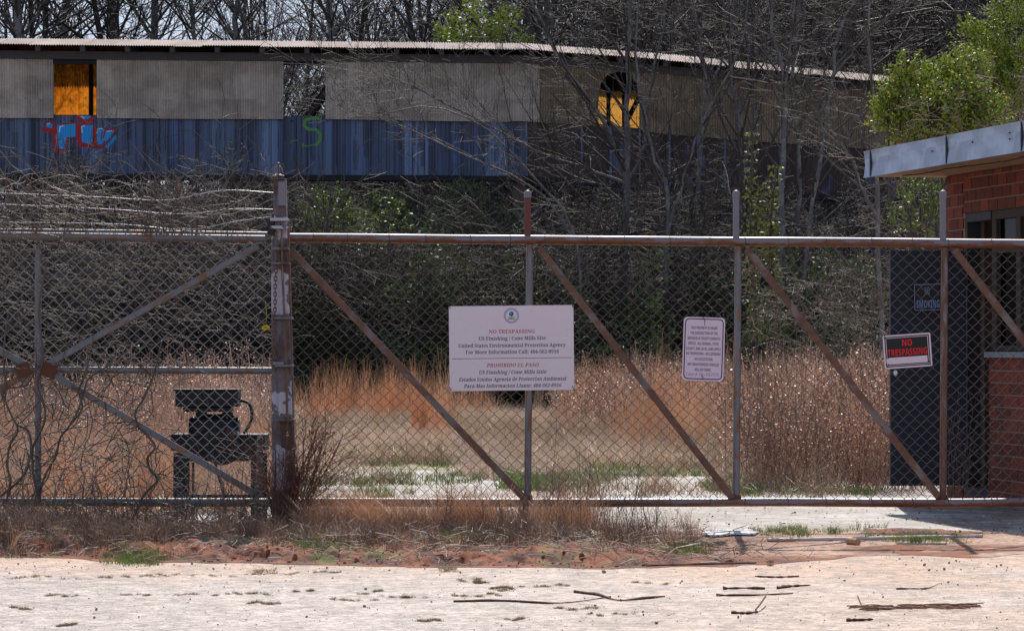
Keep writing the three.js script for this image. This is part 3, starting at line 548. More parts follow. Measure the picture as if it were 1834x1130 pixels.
sign('warning_sign', 'large white sign in English and Spanish with a round seal, on the gate', 'sign', [[803.5, 549], [1027, 546.5], [1029, 697], [805, 701]], GZ - 0.10, 0.006, canvasTex(1536, 1040, (c, w, h) => {
  c.fillStyle = 'rgb(238,221,222)'; c.fillRect(0, 0, w, h);
  const r = rngOf(5); for (let k = 0; k < 260; k++) { c.fillStyle = `rgba(${r() < 0.5 ? '255,250,255' : '190,165,180'},0.10)`; c.fillRect(r() * w, r() * h, 60 + r() * 400, 2); }
  grime(c, w, h, 6, 260);
  c.textAlign = 'center'; c.textBaseline = 'alphabetic';
  const L = (s, y, x0, x1, col, it, size) => { c.fillStyle = col; c.font = `${it ? 'italic ' : ''}bold ${size}px serif`; fitText(c, s, w * ((x0 + x1) / 2), h * y, w * (x1 - x0)); };
  L('NO TRESPASSING', 0.325, 0.318, 0.690, 'rgb(182,38,52)', 0, 62);
  L('US Finishing / Cone Mills Site', 0.405, 0.236, 0.776, 'rgb(44,32,52)', 0, 62);
  L('United States Environmental Protection Agency', 0.488, 0.072, 0.935, 'rgb(44,32,52)', 0, 62);
  L('For More Information Call: 404-562-8916', 0.565, 0.13, 0.88, 'rgb(44,32,52)', 0, 62);
  c.fillStyle = 'rgb(60,40,62)'; c.fillRect(w * 0.022, h * 0.617, w * 0.96, 6);
  L('PROHIBIDO EL PASO', 0.722, 0.297, 0.715, 'rgb(182,38,52)', 1, 62);
  L('US Finishing / Cone Mills Sitio', 0.803, 0.233, 0.777, 'rgb(44,32,52)', 1, 62);
  L('Estados Unidos Agencia de Proteccion Ambiental', 0.886, 0.073, 0.935, 'rgb(44,32,52)', 1, 62);
  L('Para Mas Informacion Llame: 404-562-8916', 0.963, 0.113, 0.894, 'rgb(44,32,52)', 1, 62);
  const cx = w * 0.502, cyy = h * 0.118;
  c.strokeStyle = 'rgb(136,120,178)'; c.lineWidth = 6; c.beginPath(); c.arc(cx, cyy, 90, 0, 7); c.stroke();
  c.strokeStyle = 'rgb(160,150,200)'; c.lineWidth = 3; c.beginPath(); c.arc(cx, cyy, 68, 0, 7); c.stroke();
  c.fillStyle = 'rgb(120,104,166)'; for (let k = 0; k < 44; k++) { const q = k / 44 * Math.PI * 2; c.save(); c.translate(cx + Math.cos(q) * 79, cyy + Math.sin(q) * 79); c.rotate(q); c.fillRect(-7, -3, 14, 6); c.restore(); }
  c.fillStyle = 'rgb(30,92,160)'; c.beginPath(); c.arc(cx, cyy - 22, 29, 0, 7); c.fill();
  c.fillStyle = 'rgb(96,170,206)'; c.beginPath(); c.arc(cx - 7, cyy - 28, 12, 0, 7); c.fill();
  c.strokeStyle = 'rgb(96,150,60)'; c.lineWidth = 9; c.beginPath(); c.moveTo(cx, cyy + 34); c.lineTo(cx, cyy + 6); c.stroke();
  for (const sgn of [-1, 1]) { c.fillStyle = 'rgb(120,168,60)'; c.beginPath(); c.moveTo(cx, cyy + 34); c.quadraticCurveTo(cx + sgn * 14, cyy + 8, cx + sgn * 44, cyy + 8); c.quadraticCurveTo(cx + sgn * 30, cyy + 32, cx, cyy + 34); c.fill(); }
  c.fillStyle = 'rgb(126,154,50)'; c.fillRect(cx - 44, cyy + 34, 88, 12);
}), [0.62, 0.56, 0.6], 0.004, [[-0.985, 0.97], [0.985, 0.97], [-0.985, -0.97], [0.985, -0.97]]);
sign('notice_sign', 'tall white sheriff notice with rounded corners and black border wired beside the third upright', 'sign', [[1224.5, 567], [1299, 569.5], [1297, 683], [1222, 681]], GZ - 0.09, 0.003, canvasTex(800, 1220, (c, w, h) => {
  c.fillStyle = 'rgb(228,208,218)'; c.fillRect(0, 0, w, h); grime(c, w, h, 8, 120);
  c.strokeStyle = 'rgb(38,26,48)'; c.lineWidth = 20; roundedPath(c, 36, 36, w - 72, h - 72, 90); c.stroke();
  c.textAlign = 'center'; c.fillStyle = 'rgb(34,24,40)'; c.font = 'bold 74px sans-serif';
  [['THIS PROPERTY IS UNDER', 0.19, 0.64], ['THE JURISDICTION OF THE', 0.272, 0.66], ['GREENVILLE COUNTY SHERIFF\u2019S', 0.354, 0.79], ['OFFICE.  ALL FEDERAL, STATE,', 0.436, 0.75], ['COUNTY, AND LOCAL LAWS APPLY.', 0.518, 0.85], ['NO TRESPASSING - NO LOITERING', 0.595, 0.83], ['- NO SOLICITATION.', 0.68, 0.47], ['ANY UNAUTHORIZED VEHICLES', 0.764, 0.76], ['WILL BE TOWED.', 0.846, 0.4]].forEach(([s, y, wd]) => fitText(c, s, w / 2, h * y, w * wd));
  c.fillStyle = 'rgb(120,92,150)'; c.font = '92px sans-serif'; fitText(c, 'Case # 19 - 082935', w * 0.49, h * 0.925, w * 0.8);
  c.strokeStyle = 'rgb(120,60,40)'; c.lineWidth = 10; c.beginPath(); c.moveTo(w * 0.5, h * 0.06); c.lineTo(w * 0.51, h * 0.13); c.stroke();
}), [0.6, 0.56, 0.62], 0.035, [[0, 0.9], [0.0, -0.9]]);
sign('no_trespassing_sign', 'small tilted black sign with red lettering and a blank white strip, hung before the door', 'sign', [[1581.5, 601.5], [1667, 595.5], [1671, 655], [1586, 661.5]], GZ - 0.09, 0.003, canvasTex(900, 640, (c, w, h) => {
  c.fillStyle = 'rgb(226,208,214)'; c.fillRect(0, 0, w, h); grime(c, w, h, 9, 60);
  c.fillStyle = 'rgb(24,18,24)'; c.fillRect(30, 30, w - 60, h - 60); c.fillStyle = 'rgb(226,208,214)'; c.fillRect(52, 52, w - 104, h - 104);
  c.fillStyle = 'rgb(14,14,15)'; c.fillRect(62, 62, w - 124, h - 124);
  c.fillStyle = 'rgb(226,208,214)'; c.fillRect(84, 430, w - 168, 128); c.fillRect(40, 446, 44, 96);
  c.textAlign = 'center'; c.fillStyle = 'rgb(232,14,20)'; c.font = 'bold 170px sans-serif'; fitText(c, 'NO', w * 0.5, 222, w * 0.23); fitText(c, 'TRESPASSING', w * 0.5, 398, w * 0.84);
}), [0.6, 0.56, 0.6], 0.012, [[-0.9, 0.84], [0.9, -0.86], [-0.9, -0.84]]);
sign('no_smoking_sign', 'faded dark plastic sign with pale blue lettering fixed to the open door', 'sign', [[1637.5, 509], [1687, 508], [1690, 556], [1638, 556.5]], 26.44, 0.004, canvasTex(520, 480, (c, w, h) => {
  c.fillStyle = 'rgb(20,20,28)'; c.fillRect(0, 0, w, h); c.strokeStyle = 'rgb(140,154,186)'; c.lineWidth = 12; c.strokeRect(8, 8, w - 16, h - 16);
  c.textAlign = 'center'; c.fillStyle = 'rgb(124,132,156)'; c.font = 'bold 190px sans-serif'; fitText(c, 'NO', w * 0.47, 190, w * 0.2); c.fillStyle = 'rgb(116,144,190)'; fitText(c, 'SMOKING', w * 0.5, 430, w * 0.86);
}), [0.03, 0.03, 0.04], 0.004);

// ---------------------------------------------------------------- chain link, rails, uprights
const G = (x, y, d = 0) => P(x, y, GZ + d);
function chainLink(px0, px1, topF, botF, mat, parent, dz, wr) {
  const mb = new MB(), w = 0.0828, hh = 0.0408, X0 = G(px0, 600).x, X1 = G(px1, 600).x; let col = 0;
  for (let x = X0; x < X1 - w / 2; x += w / 2, col++) {
    const px = pxOf(x, GZ), yt = G(px, topF(px)).y, yb = G(px, botF(px)).y, n = Math.round((yt - yb) / hh), pts = [];
    for (let k = 0; k <= n; k++) {
      const right = (k + col) % 2, yy = yb + (yt - yb) * k / n, j = 0.004 * (vnoise(x * 9 + 7, yy * 5 + 3, 4096, 31) - 0.5) * 4;
      const z = -GZ + dz, e = right ? 1 : -1, bow = (vnoise(x * 0.9 + 11, yy * 0.8 + 5, 4096, 33) - 0.5) * 0.05;
      pts.push(V(x + w / 4 + e * (w / 4 - 0.003) + j, yy - 0.004, z - e * 0.0035 + bow), V(x + w / 4 + e * (w / 4 + 0.001) + j, yy + 0.003, z + e * 0.0035 + bow));
    }
    mb.tube(pts, wr, 4, false);
  }
  return mb.build('chain_link_mesh', mat, parent, null, 'stuff');
}
const gateTop = x => lerp(426, 437, clamp((x - 520) / 1314, 0, 1.1)), gateBot = x => lerp(899, 899.5, (x - 520) / 1314);
{
  const gate = thing('slide_gate', 'long rusty pipe-framed sliding gate with chain link, diagonal braces and three capped uprights', 'gate', V(G(1180, 0).x, 0, -GZ));
  const rail = (name, pts, rr, mat, sides = 14) => new MB().tube(pts, rr, sides).build(name, mat, gate);
  const sub = (a, b, n) => range(0, 1, n).map(t => a.clone().lerp(b, t).add(V(0, (vnoise(t * 9 + a.x * 3 + 20, a.y * 5 + 9, 4096, 41) - 0.5) * 0.006, 0)));
  rail('top_rail', sub(G(519, gateTop(519)), G(1940, gateTop(1940)), 30), 0.034, M.rail); rail('bottom_rail', sub(G(540, 899.5), G(1940, 900), 30), 0.031, M.rail);
  for (const [x, lean, mat] of [[945, 4, M.galv], [1319, 4, M.galv], [1690, 3, M.brace]]) {
    const up = new MB().tube([G(x + lean, gateTop(x) + 8, -0.0), G(x, 893)], 0.0255, 12).build('upright', mat, gate);
    const post = new MB().tube([G(x, gateTop(x) - 7), G(x, 350)], 0.023, 12).build('barbed_wire_post', x === 945 ? M.rustDark : M.cap, gate, x === 945 ? 'red rusted upper post' : null);
    new MB().ball(G(x, 347), 0.027, 1, 1, 1).tube([G(x, 347), G(x, 354)], 0.0265, 12).build('post_cap', M.cap, post);
    const foot = new MB().ball(G(x - 2, 890), 0.035, 1.3, 0.8, 0.9).build('weld_plate', M.rustPlate, gate);
  }
  for (const [x0, y0, x1, y1] of [[519, 447, 938, 892], [966, 444, 1312, 892], [1338, 446, 1682, 890], [1710, 447, 2050, 892]]) {
    // half-round steel strap seen as a bright lit edge over a rusty face
    const a = G(x0, y0, -0.03), b = G(x1, y1, -0.03), d = b.clone().sub(a), L = d.length(); d.normalize();
    const n = V(0, 0, 0).crossVectors(V(0, 0, 1), d).normalize();
    new MB().box(a.clone().add(b).multiplyScalar(0.5), V(L, 0.050, 0.03), new THREE.Matrix4().makeBasis(d, n, V(0, 0, 1))).build('brace', M.brace, gate);
  }
  { const mb = new MB(); for (let x = 560, k = 0; x < 1900; x += 61 + (k * 37 % 23), k++) for (const [f, r] of [[gateTop, 0.036], [() => 899.5, 0.033]]) { const c = G(x, f(x)), pts = []; for (let j = 0; j <= 9; j++) { const w = -0.6 + j / 9 * 4.6; pts.push(c.clone().add(V(j * 0.0014, Math.cos(w) * r, Math.sin(w) * r))); } mb.tube(pts, 0.0024, 4, false); } mb.build('tie_wires', M.wireRust, gate, null, 'stuff'); }
  chainLink(522, 1930, x => gateTop(x) + 8, x => 894, M.wireRust, gate, 0.012, 0.0021);
}
{
  const fence = thing('gate_tail', 'counterweight bay of the gate with cross braces and overgrown chain link at the left', 'gate', V(G(240, 0).x, 0, -GZ));
  const rail = (name, pts, rr, mat, par = fence) => new MB().tube(pts, rr, 14).build(name, mat, par);
  rail('top_rail', [G(-60, 421), G(200, 424.5), G(474, 428)], 0.027, M.galv); rail('rear_top_rail', [G(-60, 414, 0.14), G(200, 417, 0.14), G(486, 421, 0.14)], 0.024, M.galv);
  rail('middle_rail', [G(-60, 662), G(240, 663), G(486, 664)], 0.025, M.galv); rail('bottom_rail', [G(-60, 899), G(240, 899.5), G(520, 900)], 0.031, M.galv);
  rail('upright', [G(67, 440), G(67, 893)], 0.024, M.galv);
  for (const [x0, y0, x1, y1] of [[78, 656, 462, 440], [88, 668, 456, 884], [50, 656, -70, 590], [50, 668, -70, 735]]) {
    const a = G(x0, y0, -0.03), b = G(x1, y1, -0.03), d = b.clone().sub(a), L = d.length(); d.normalize(); if (d.x < 0) d.negate();
    const n = V(0, 0, 0).crossVectors(V(0, 0, 1), d).normalize();
    new MB().box(a.clone().add(b).multiplyScalar(0.5), V(L, 0.046, 0.03), new THREE.Matrix4().makeBasis(d, n, V(0, 0, 1))).build('brace', M.galv, fence);
  }
  for (const x of [40, 86]) new MB().box(G(x, 663, -0.055), V(0.11, 0.10, 0.012), new THREE.Matrix4().makeRotationZ(x < 60 ? 0.3 : -0.35)).build('gusset_plate', M.rustPlate, fence);
  chainLink(-60, 492, x => 434, x => 894, M.wireGalv, fence, 0.032, 0.0022);
}
// gate post
{
  const post = thing('gate_post', 'peeling white-painted steel post with clamps, junction box and conduit between the gate bays', 'post', V(G(512, 0).x, 0, -GZ));
  const PZ = -0.16;
  const slab = (x0, x1, y0, x2, x3, y1, d, dep, name, mat, par = post) => { // tapering upright: top from x0 to x1 at y0, foot from x2 to x3 at y1
    const A = [G(x2, y1, d), G(x3, y1, d), G(x1, y0, d), G(x0, y0, d)], mb = new MB(), B = A.map(q => q.clone().add(V(0, 0, -dep))), c = 0.006;
    const F2 = A.map((q, k) => q.clone().add(V([c, -c, -c, c][k], 0, 0))), E = A.map(q => q.clone().add(V(0, 0, -c)));
    mb.quad(...F2); for (let k = 0; k < 4; k++) { const n = (k + 1) % 4; mb.quad(F2[n], F2[k], E[k], E[n]); mb.quad(E[n], E[k], B[k], B[n]); } return mb.build(name, mat, par);
  };
  slab(488, 511, 322, 505, 530, 992, PZ, 0.10, 'main_post', M.peel);
  slab(485, 497, 400, 486, 503, 992, PZ + 0.03, 0.06, 'side_channel', M.peel);
  slab(510, 517, 400, 524, 532, 992, PZ + 0.02, 0.06, 'rear_channel', M.brace);
  const jb = new MB().box(G(504.5, 347, PZ - 0.05), V(0.062, 0.18, 0.07)).build('junction_box', M.peel, post); new MB().box(G(504.5, 347, PZ - 0.088), V(0.052, 0.165, 0.006)).build('box_lid', M.cap, jb);
  new MB().tube([G(504, 368, PZ - 0.04), G(505, 480, PZ - 0.035), G(511, 620, PZ - 0.035), G(515, 800, PZ - 0.035)], 0.009, 8).build('conduit', M.brace, post);
  for (const [y, dx] of [[394, 1], [408, 1], [446, 2], [472, 3], [570, 8], [655, 9], [752, 12]]) new MB().box(G(500 + dx, y, PZ + 0.02), V(0.125, y < 450 ? 0.022 : 0.016, 0.2)).build('clamp_band', y % 2 ? M.galv : M.peel, post);
  new MB().box(G(485, 408, PZ - 0.02), V(0.05, 0.1, 0.08)).build('hinge_bracket', M.darkSteel, post); new MB().box(G(498, 651, PZ - 0.06), V(0.08, 0.022, 0.05)).build('latch', M.cap, post);
  // lamp socket with its cage on the top
  const top = new MB().box(G(498, 321, PZ + 0.04), V(0.11, 0.012, 0.11)).tube([G(498, 320, PZ + 0.04), G(498, 300, PZ + 0.04)], 0.012, 8).geo(new THREE.ConeGeometry(0.048, 0.02, 18), new THREE.Matrix4().setPosition(G(498, 312, PZ + 0.04))).build('finial', M.peel, post);
  for (let k = 0; k < 5; k++) { const c = G(498, 304, PZ + 0.04), a = k / 5 * Math.PI, pts = []; for (let j = 0; j <= 8; j++) { const w = j / 8 * Math.PI; pts.push(c.clone().add(V(Math.cos(w) * 0.034 * Math.cos(a), Math.sin(w) * 0.05 - 0.02, Math.cos(w) * 0.034 * Math.sin(a)))); } new MB().tube(pts, 0.0022, 4).build('cage_bar', M.cap, top); }
  new MB().ball(G(498, 301, PZ + 0.04), 0.013, 1, 1.4, 1).ball(G(498, 293, PZ + 0.04), 0.012, 1, 0.8, 1).build('socket', M.brace, top);
  // rusty chain hanging on the post
  const ch = new MB(); let k = 0;
  for (let y = 436; y < 640; y += 7, k++) { const c = G(lerp(499, 491, smooth(436, 530, y)) + Math.sin(y * 0.05) * 1.2, y, PZ - 0.03), m = new THREE.Matrix4().makeRotationY(k % 2 ? 0.3 : 1.6).multiply(new THREE.Matrix4().makeScale(1, 1.5, 1)); m.setPosition(c); ch.geo(new THREE.TorusGeometry(0.011, 0.0038, 6, 12), m); }
  const chain = ch.build('chain', M.chain); tag(chain, 'rusty link chain hanging down the peeling gate post', 'chain');
}
// barbed wires from post to the left
for (const [pts, lab] of [
  [[[490, 345], [400, 341], [300, 358], [180, 353], [0, 346], [-60, 345]], 'topmost barbed wire strand running left from the gate post'],
  [[[488, 375], [420, 374], [330, 383], [200, 375], [0, 366], [-60, 366]], 'middle barbed wire strand running left from the gate post'],
  [[[486, 388], [420, 397], [340, 411], [220, 402], [0, 398], [-60, 398]], 'lowest sagging barbed wire strand running left from the gate post']]) {
  const c = new THREE.CatmullRomCurve3(pts.map(([x, y]) => G(x, y, -0.1))), p = c.getPoints(60), mb = new MB(); mb.tube(p, 0.0028, 5);
  for (let k = 3; k < 60; k += 3) { const q = p[k]; mb.tube([q.clone().add(V(-0.008, 0.016, 0.004)), q, q.clone().add(V(0.01, -0.014, 0.006))], 0.0018, 4); mb.tube([q.clone().add(V(0.009, 0.015, -0.004)), q.clone().add(V(-0.007, -0.013, 0.008))], 0.0018, 4); }
  tag(mb.build('barbed_wire', M.barb), lab, 'barbed wire', 'barbed wires above the left bay');
}
// yellow leaf caught in the mesh
{ const c = G(475, 587, -0.05), mb = new MB(), r = rngOf(511); for (let k = 0; k < 9; k++) { const a = r() * 6.3, q = V(Math.cos(a) * 0.032, Math.sin(a) * 0.024, (r() - 0.5) * 0.03), s = V(-Math.sin(a) * 0.012, Math.cos(a) * 0.012, 0.006); mb.quad(c.clone().sub(s), c.clone().addScaledVector(q, 0.6).sub(s), c.clone().add(q), c.clone().addScaledVector(q, 0.5).add(s)); } mb.tube([c, c.clone().add(V(0.01, 0.08, 0.01)), c.clone().add(V(0.0, 0.19, 0.02))], 0.002, 4); tag(mb.build('yellow_flower', leafMat([0.75, 0.55, 0.02], 0.3)), 'bright yellow flower caught in the chain link left of the post', 'flower'); }

// ---------------------------------------------------------------- machine behind the left bay
{
  const D = 23.2, m = thing('gate_machine', 'dark steel machine with box head and drum on legs behind the chain link', 'machine', V(P(394, 0, D).x, 0, -D));
  const bx = (name, x0, x1, y0, y1, dep, d = 0, par = m) => { const a = P(x0, y0, D + d), b = P(x1, y1, D + d); return new MB().box(V((a.x + b.x) / 2, (a.y + b.y) / 2, -D - d), V(b.x - a.x, a.y - b.y, dep)).build(name, M.darkSteel, par); };
  const cyl = (c, r, L, axis, name, par) => { const g = new MB(), e = axis.clone().multiplyScalar(L / 2), q = 0.02; g.tube([c.clone().sub(e), c.clone().sub(e).addScaledVector(axis, q), c.clone().add(e).addScaledVector(axis, -q), c.clone().add(e)], [r * 0.86, r, r, r * 0.86], 22); return name ? g.build(name, M.darkSteel, par || m) : g; };
  const X = V(1, 0, 0), Z = V(0, 0, 1);
  const head = bx('head_box', 317, 428, 700, 728, 0.3); bx('head_base', 330, 415, 729, 737, 0.26, 0, head); bx('lid', 314, 431, 696.5, 700, 0.33, 0, head); for (const x of [326, 372, 419]) for (const y of [706, 723]) new MB().ball(P(x, y, D - 0.155), 0.008).build('bolt', M.galv, head);
  bx('neck', 351, 369, 738, 758, 0.12); bx('neck', 398, 416, 738, 758, 0.12);
  const dr = cyl(P(384, 771, D), 0.125, 0.30, X, 'drum'); for (const [x, r] of [[343, 0.105], [352, 0.075], [424, 0.105], [417, 0.075]]) cyl(P(x, 771, D), r, 0.035, X, 'flange', dr); for (let k = 0; k < 8; k++) new MB().ball(P(384, 771, D).add(V(-0.14 + k * 0.04, Math.sin(k * 2.4) * 0.1, 0.1)), 0.009).build('bolt', M.galv, dr);
  const frame = bx('frame_beam', 310, 478, 780, 806, 0.42); bx('beam_lip', 308, 480, 777, 780, 0.45, 0, frame); bx('apron', 338, 470, 806, 826, 0.04, -0.18, frame);
  const gc = cyl(P(398, 797, D - 0.15), 0.15, 0.2, Z, 'gear_case'); for (let k = 0; k < 8; k++) { const w = k / 8 * 6.283; new MB().ball(P(398, 797, D - 0.255).add(V(Math.cos(w) * 0.115, Math.sin(w) * 0.115, 0)), 0.009).build('bolt', M.galv, gc); } cyl(P(398, 797, D - 0.28), 0.035, 0.06, Z, 'shaft', gc);
  for (const [x0, x1, d] of [[310, 338, -0.2], [449, 478, -0.2], [314, 334, 0.22], [452, 474, 0.22]]) { bx('leg', x0, x1, 811, 938, 0.05, d); }
  for (const [x0, x1, d] of [[306, 342, -0.2], [445, 482, -0.2]]) bx('foot_plate', x0, x1, 938, 942, 0.12, d);
  bx('cross_bar', 339, 448, 886, 893, 0.05, -0.19);
  { const h = new MB(), pts = new THREE.CatmullRomCurve3([P(428, 716, D), P(446, 724, D - 0.05), P(450, 750, D - 0.1), P(436, 776, D - 0.16)]).getPoints(16); h.tube(pts, 0.012, 8).build('hose', M.darkSteel, m); }
  const rod = (p, q) => new MB().tube([P(...p), P(...q)], 0.011, 6).build('brace_rod', M.brace, m); rod([345, 828, D - 0.1], [345, 942, D - 0.1]); rod([384, 828, D], [402, 894, D - 0.1]); rod([400, 890, D - 0.1], [458, 944, D]);
  const pad = new MB().box(V(P(380, 0, D).x, 0.012, -D), V(0.86, 0.05, 0.9)).build('concrete_pad', S([0.5, 0.48, 0.46], 0.8)); tag(pad, 'low concrete pad under the dark machine', 'concrete pad');
  const st = new MB().tube([G(465, 782, 0.18), G(463, 870, 0.18), G(462, 968, 0.18)], [0.021, 0.024, 0.026], 8).build('short_post', M.vine); tag(st, 'short dark stump of a pipe standing left of the gate post', 'post');
}

// ---------------------------------------------------------------- branching plants
function grow(mb, p, d, len, r, lev, o, rg, leaves) {
  const n = Math.max(2, Math.min(9, Math.ceil(len / o.step))), pts = [p.clone()], rad = [r], dir = d.clone();
  for (let k = 1; k <= n; k++) {
    dir.x += (rg() - 0.5) * o.wob; dir.y += (rg() - 0.5) * o.wob + o.up; dir.z += (rg() - 0.5) * o.wob; dir.normalize();
    pts.push(pts[k - 1].clone().addScaledVector(dir, len / n)); rad.push(Math.max(o.min, r * lerp(1, o.tip, k / n)));
  }
  mb[r > 0.035 ? 0 : 1].tube(pts, rad, r > 0.06 ? 7 : r > 0.02 ? 5 : 3, false);
  if (leaves && lev <= 1) for (let k = 1; k <= n; k++) leaves.push([pts[k], dir.clone()]);
  if (!lev) return;
  const kids = o.kids[lev] ?? 4;
  for (let k = 0; k < kids; k++) {
    const t = lerp(o.from, 1, (k + rg() * 0.9) / kids), q = t * n, i = Math.min(n - 1, Math.floor(q)), at = pts[i].clone().lerp(pts[i + 1], q - i);
    const seg = pts[i + 1].clone().sub(pts[i]).normalize(), ax = V(rg() - 0.5, rg() - 0.5, rg() - 0.5).cross(seg).normalize(), ang = o.ang * (0.6 + rg() * 0.8);
    grow(mb, at, seg.clone().multiplyScalar(Math.cos(ang)).addScaledVector(ax, Math.sin(ang)).normalize(), len * o.ratio * (1.15 - t * 0.6) * (0.7 + rg() * 0.6), Math.max(o.min, r * lerp(1, o.tip, t) * o.thin), lev - 1, o, rg, leaves);
  }
}
const LEAF_N = V(0, 0, 0);
function addLeaf(mb, p, s, rg, droop = 0) {
  const a = V(rg() - 0.5, rg() - 0.35 - droop, rg() - 0.5).normalize(), b = V(rg() - 0.5, rg() - 0.5, rg() - 0.5).cross(a).normalize(), L = s * (0.7 + rg() * 0.6), w = L * 0.32;
  const q = p.clone().add(V(rg() - 0.5, rg() - 0.5, rg() - 0.5).multiplyScalar(s)), m = q.clone().addScaledVector(a, L * 0.5);
  mb.quad(q, m.clone().addScaledVector(b, w), q.clone().addScaledVector(a, L), m.clone().addScaledVector(b, -w));
}
const TREE = { step: 1.0, wob: 0.22, up: 0.03, min: 0.006, tip: 0.35, kids: { 4: 7, 3: 8, 2: 6, 1: 5 }, from: 0.25, ang: 0.75, ratio: 0.5, thin: 0.55 };
const BUSH = { step: 0.35, wob: 0.4, up: 0.0, min: 0.004, tip: 0.4, kids: { 3: 6, 2: 6, 1: 5 }, from: 0.2, ang: 0.8, ratio: 0.55, thin: 0.6 };
function inst(name, geo, mat, list, parent) { // list of {x, y, z, s, sy, turn, tilt, c}
  const m = new THREE.InstancedMesh(geo, mat, list.length); m.name = name; m.castShadow = m.receiveShadow = true; const o = new THREE.Object3D(), c = new THREE.Color();
  list.forEach((q, k) => { o.position.set(q.x, q.y, q.z); o.rotation.set(q.tx || 0, q.turn || 0, q.tz || 0); o.scale.set(q.s, q.sy || q.s, q.s); o.updateMatrix(); m.setMatrixAt(k, o.matrix); if (q.c !== undefined) m.setColorAt(k, Array.isArray(q.c) ? c.setRGB(...q.c) : c.setRGB(q.c, q.c, q.c)); });
  m.instanceMatrix.needsUpdate = true; m.userData.kind = 'stuff'; if (parent) parent.add(m); return m;
}
function stuffGroup(name, label, category) { const g = new THREE.Group(); g.name = name; return tag(g, label, category, null, 'stuff'); }

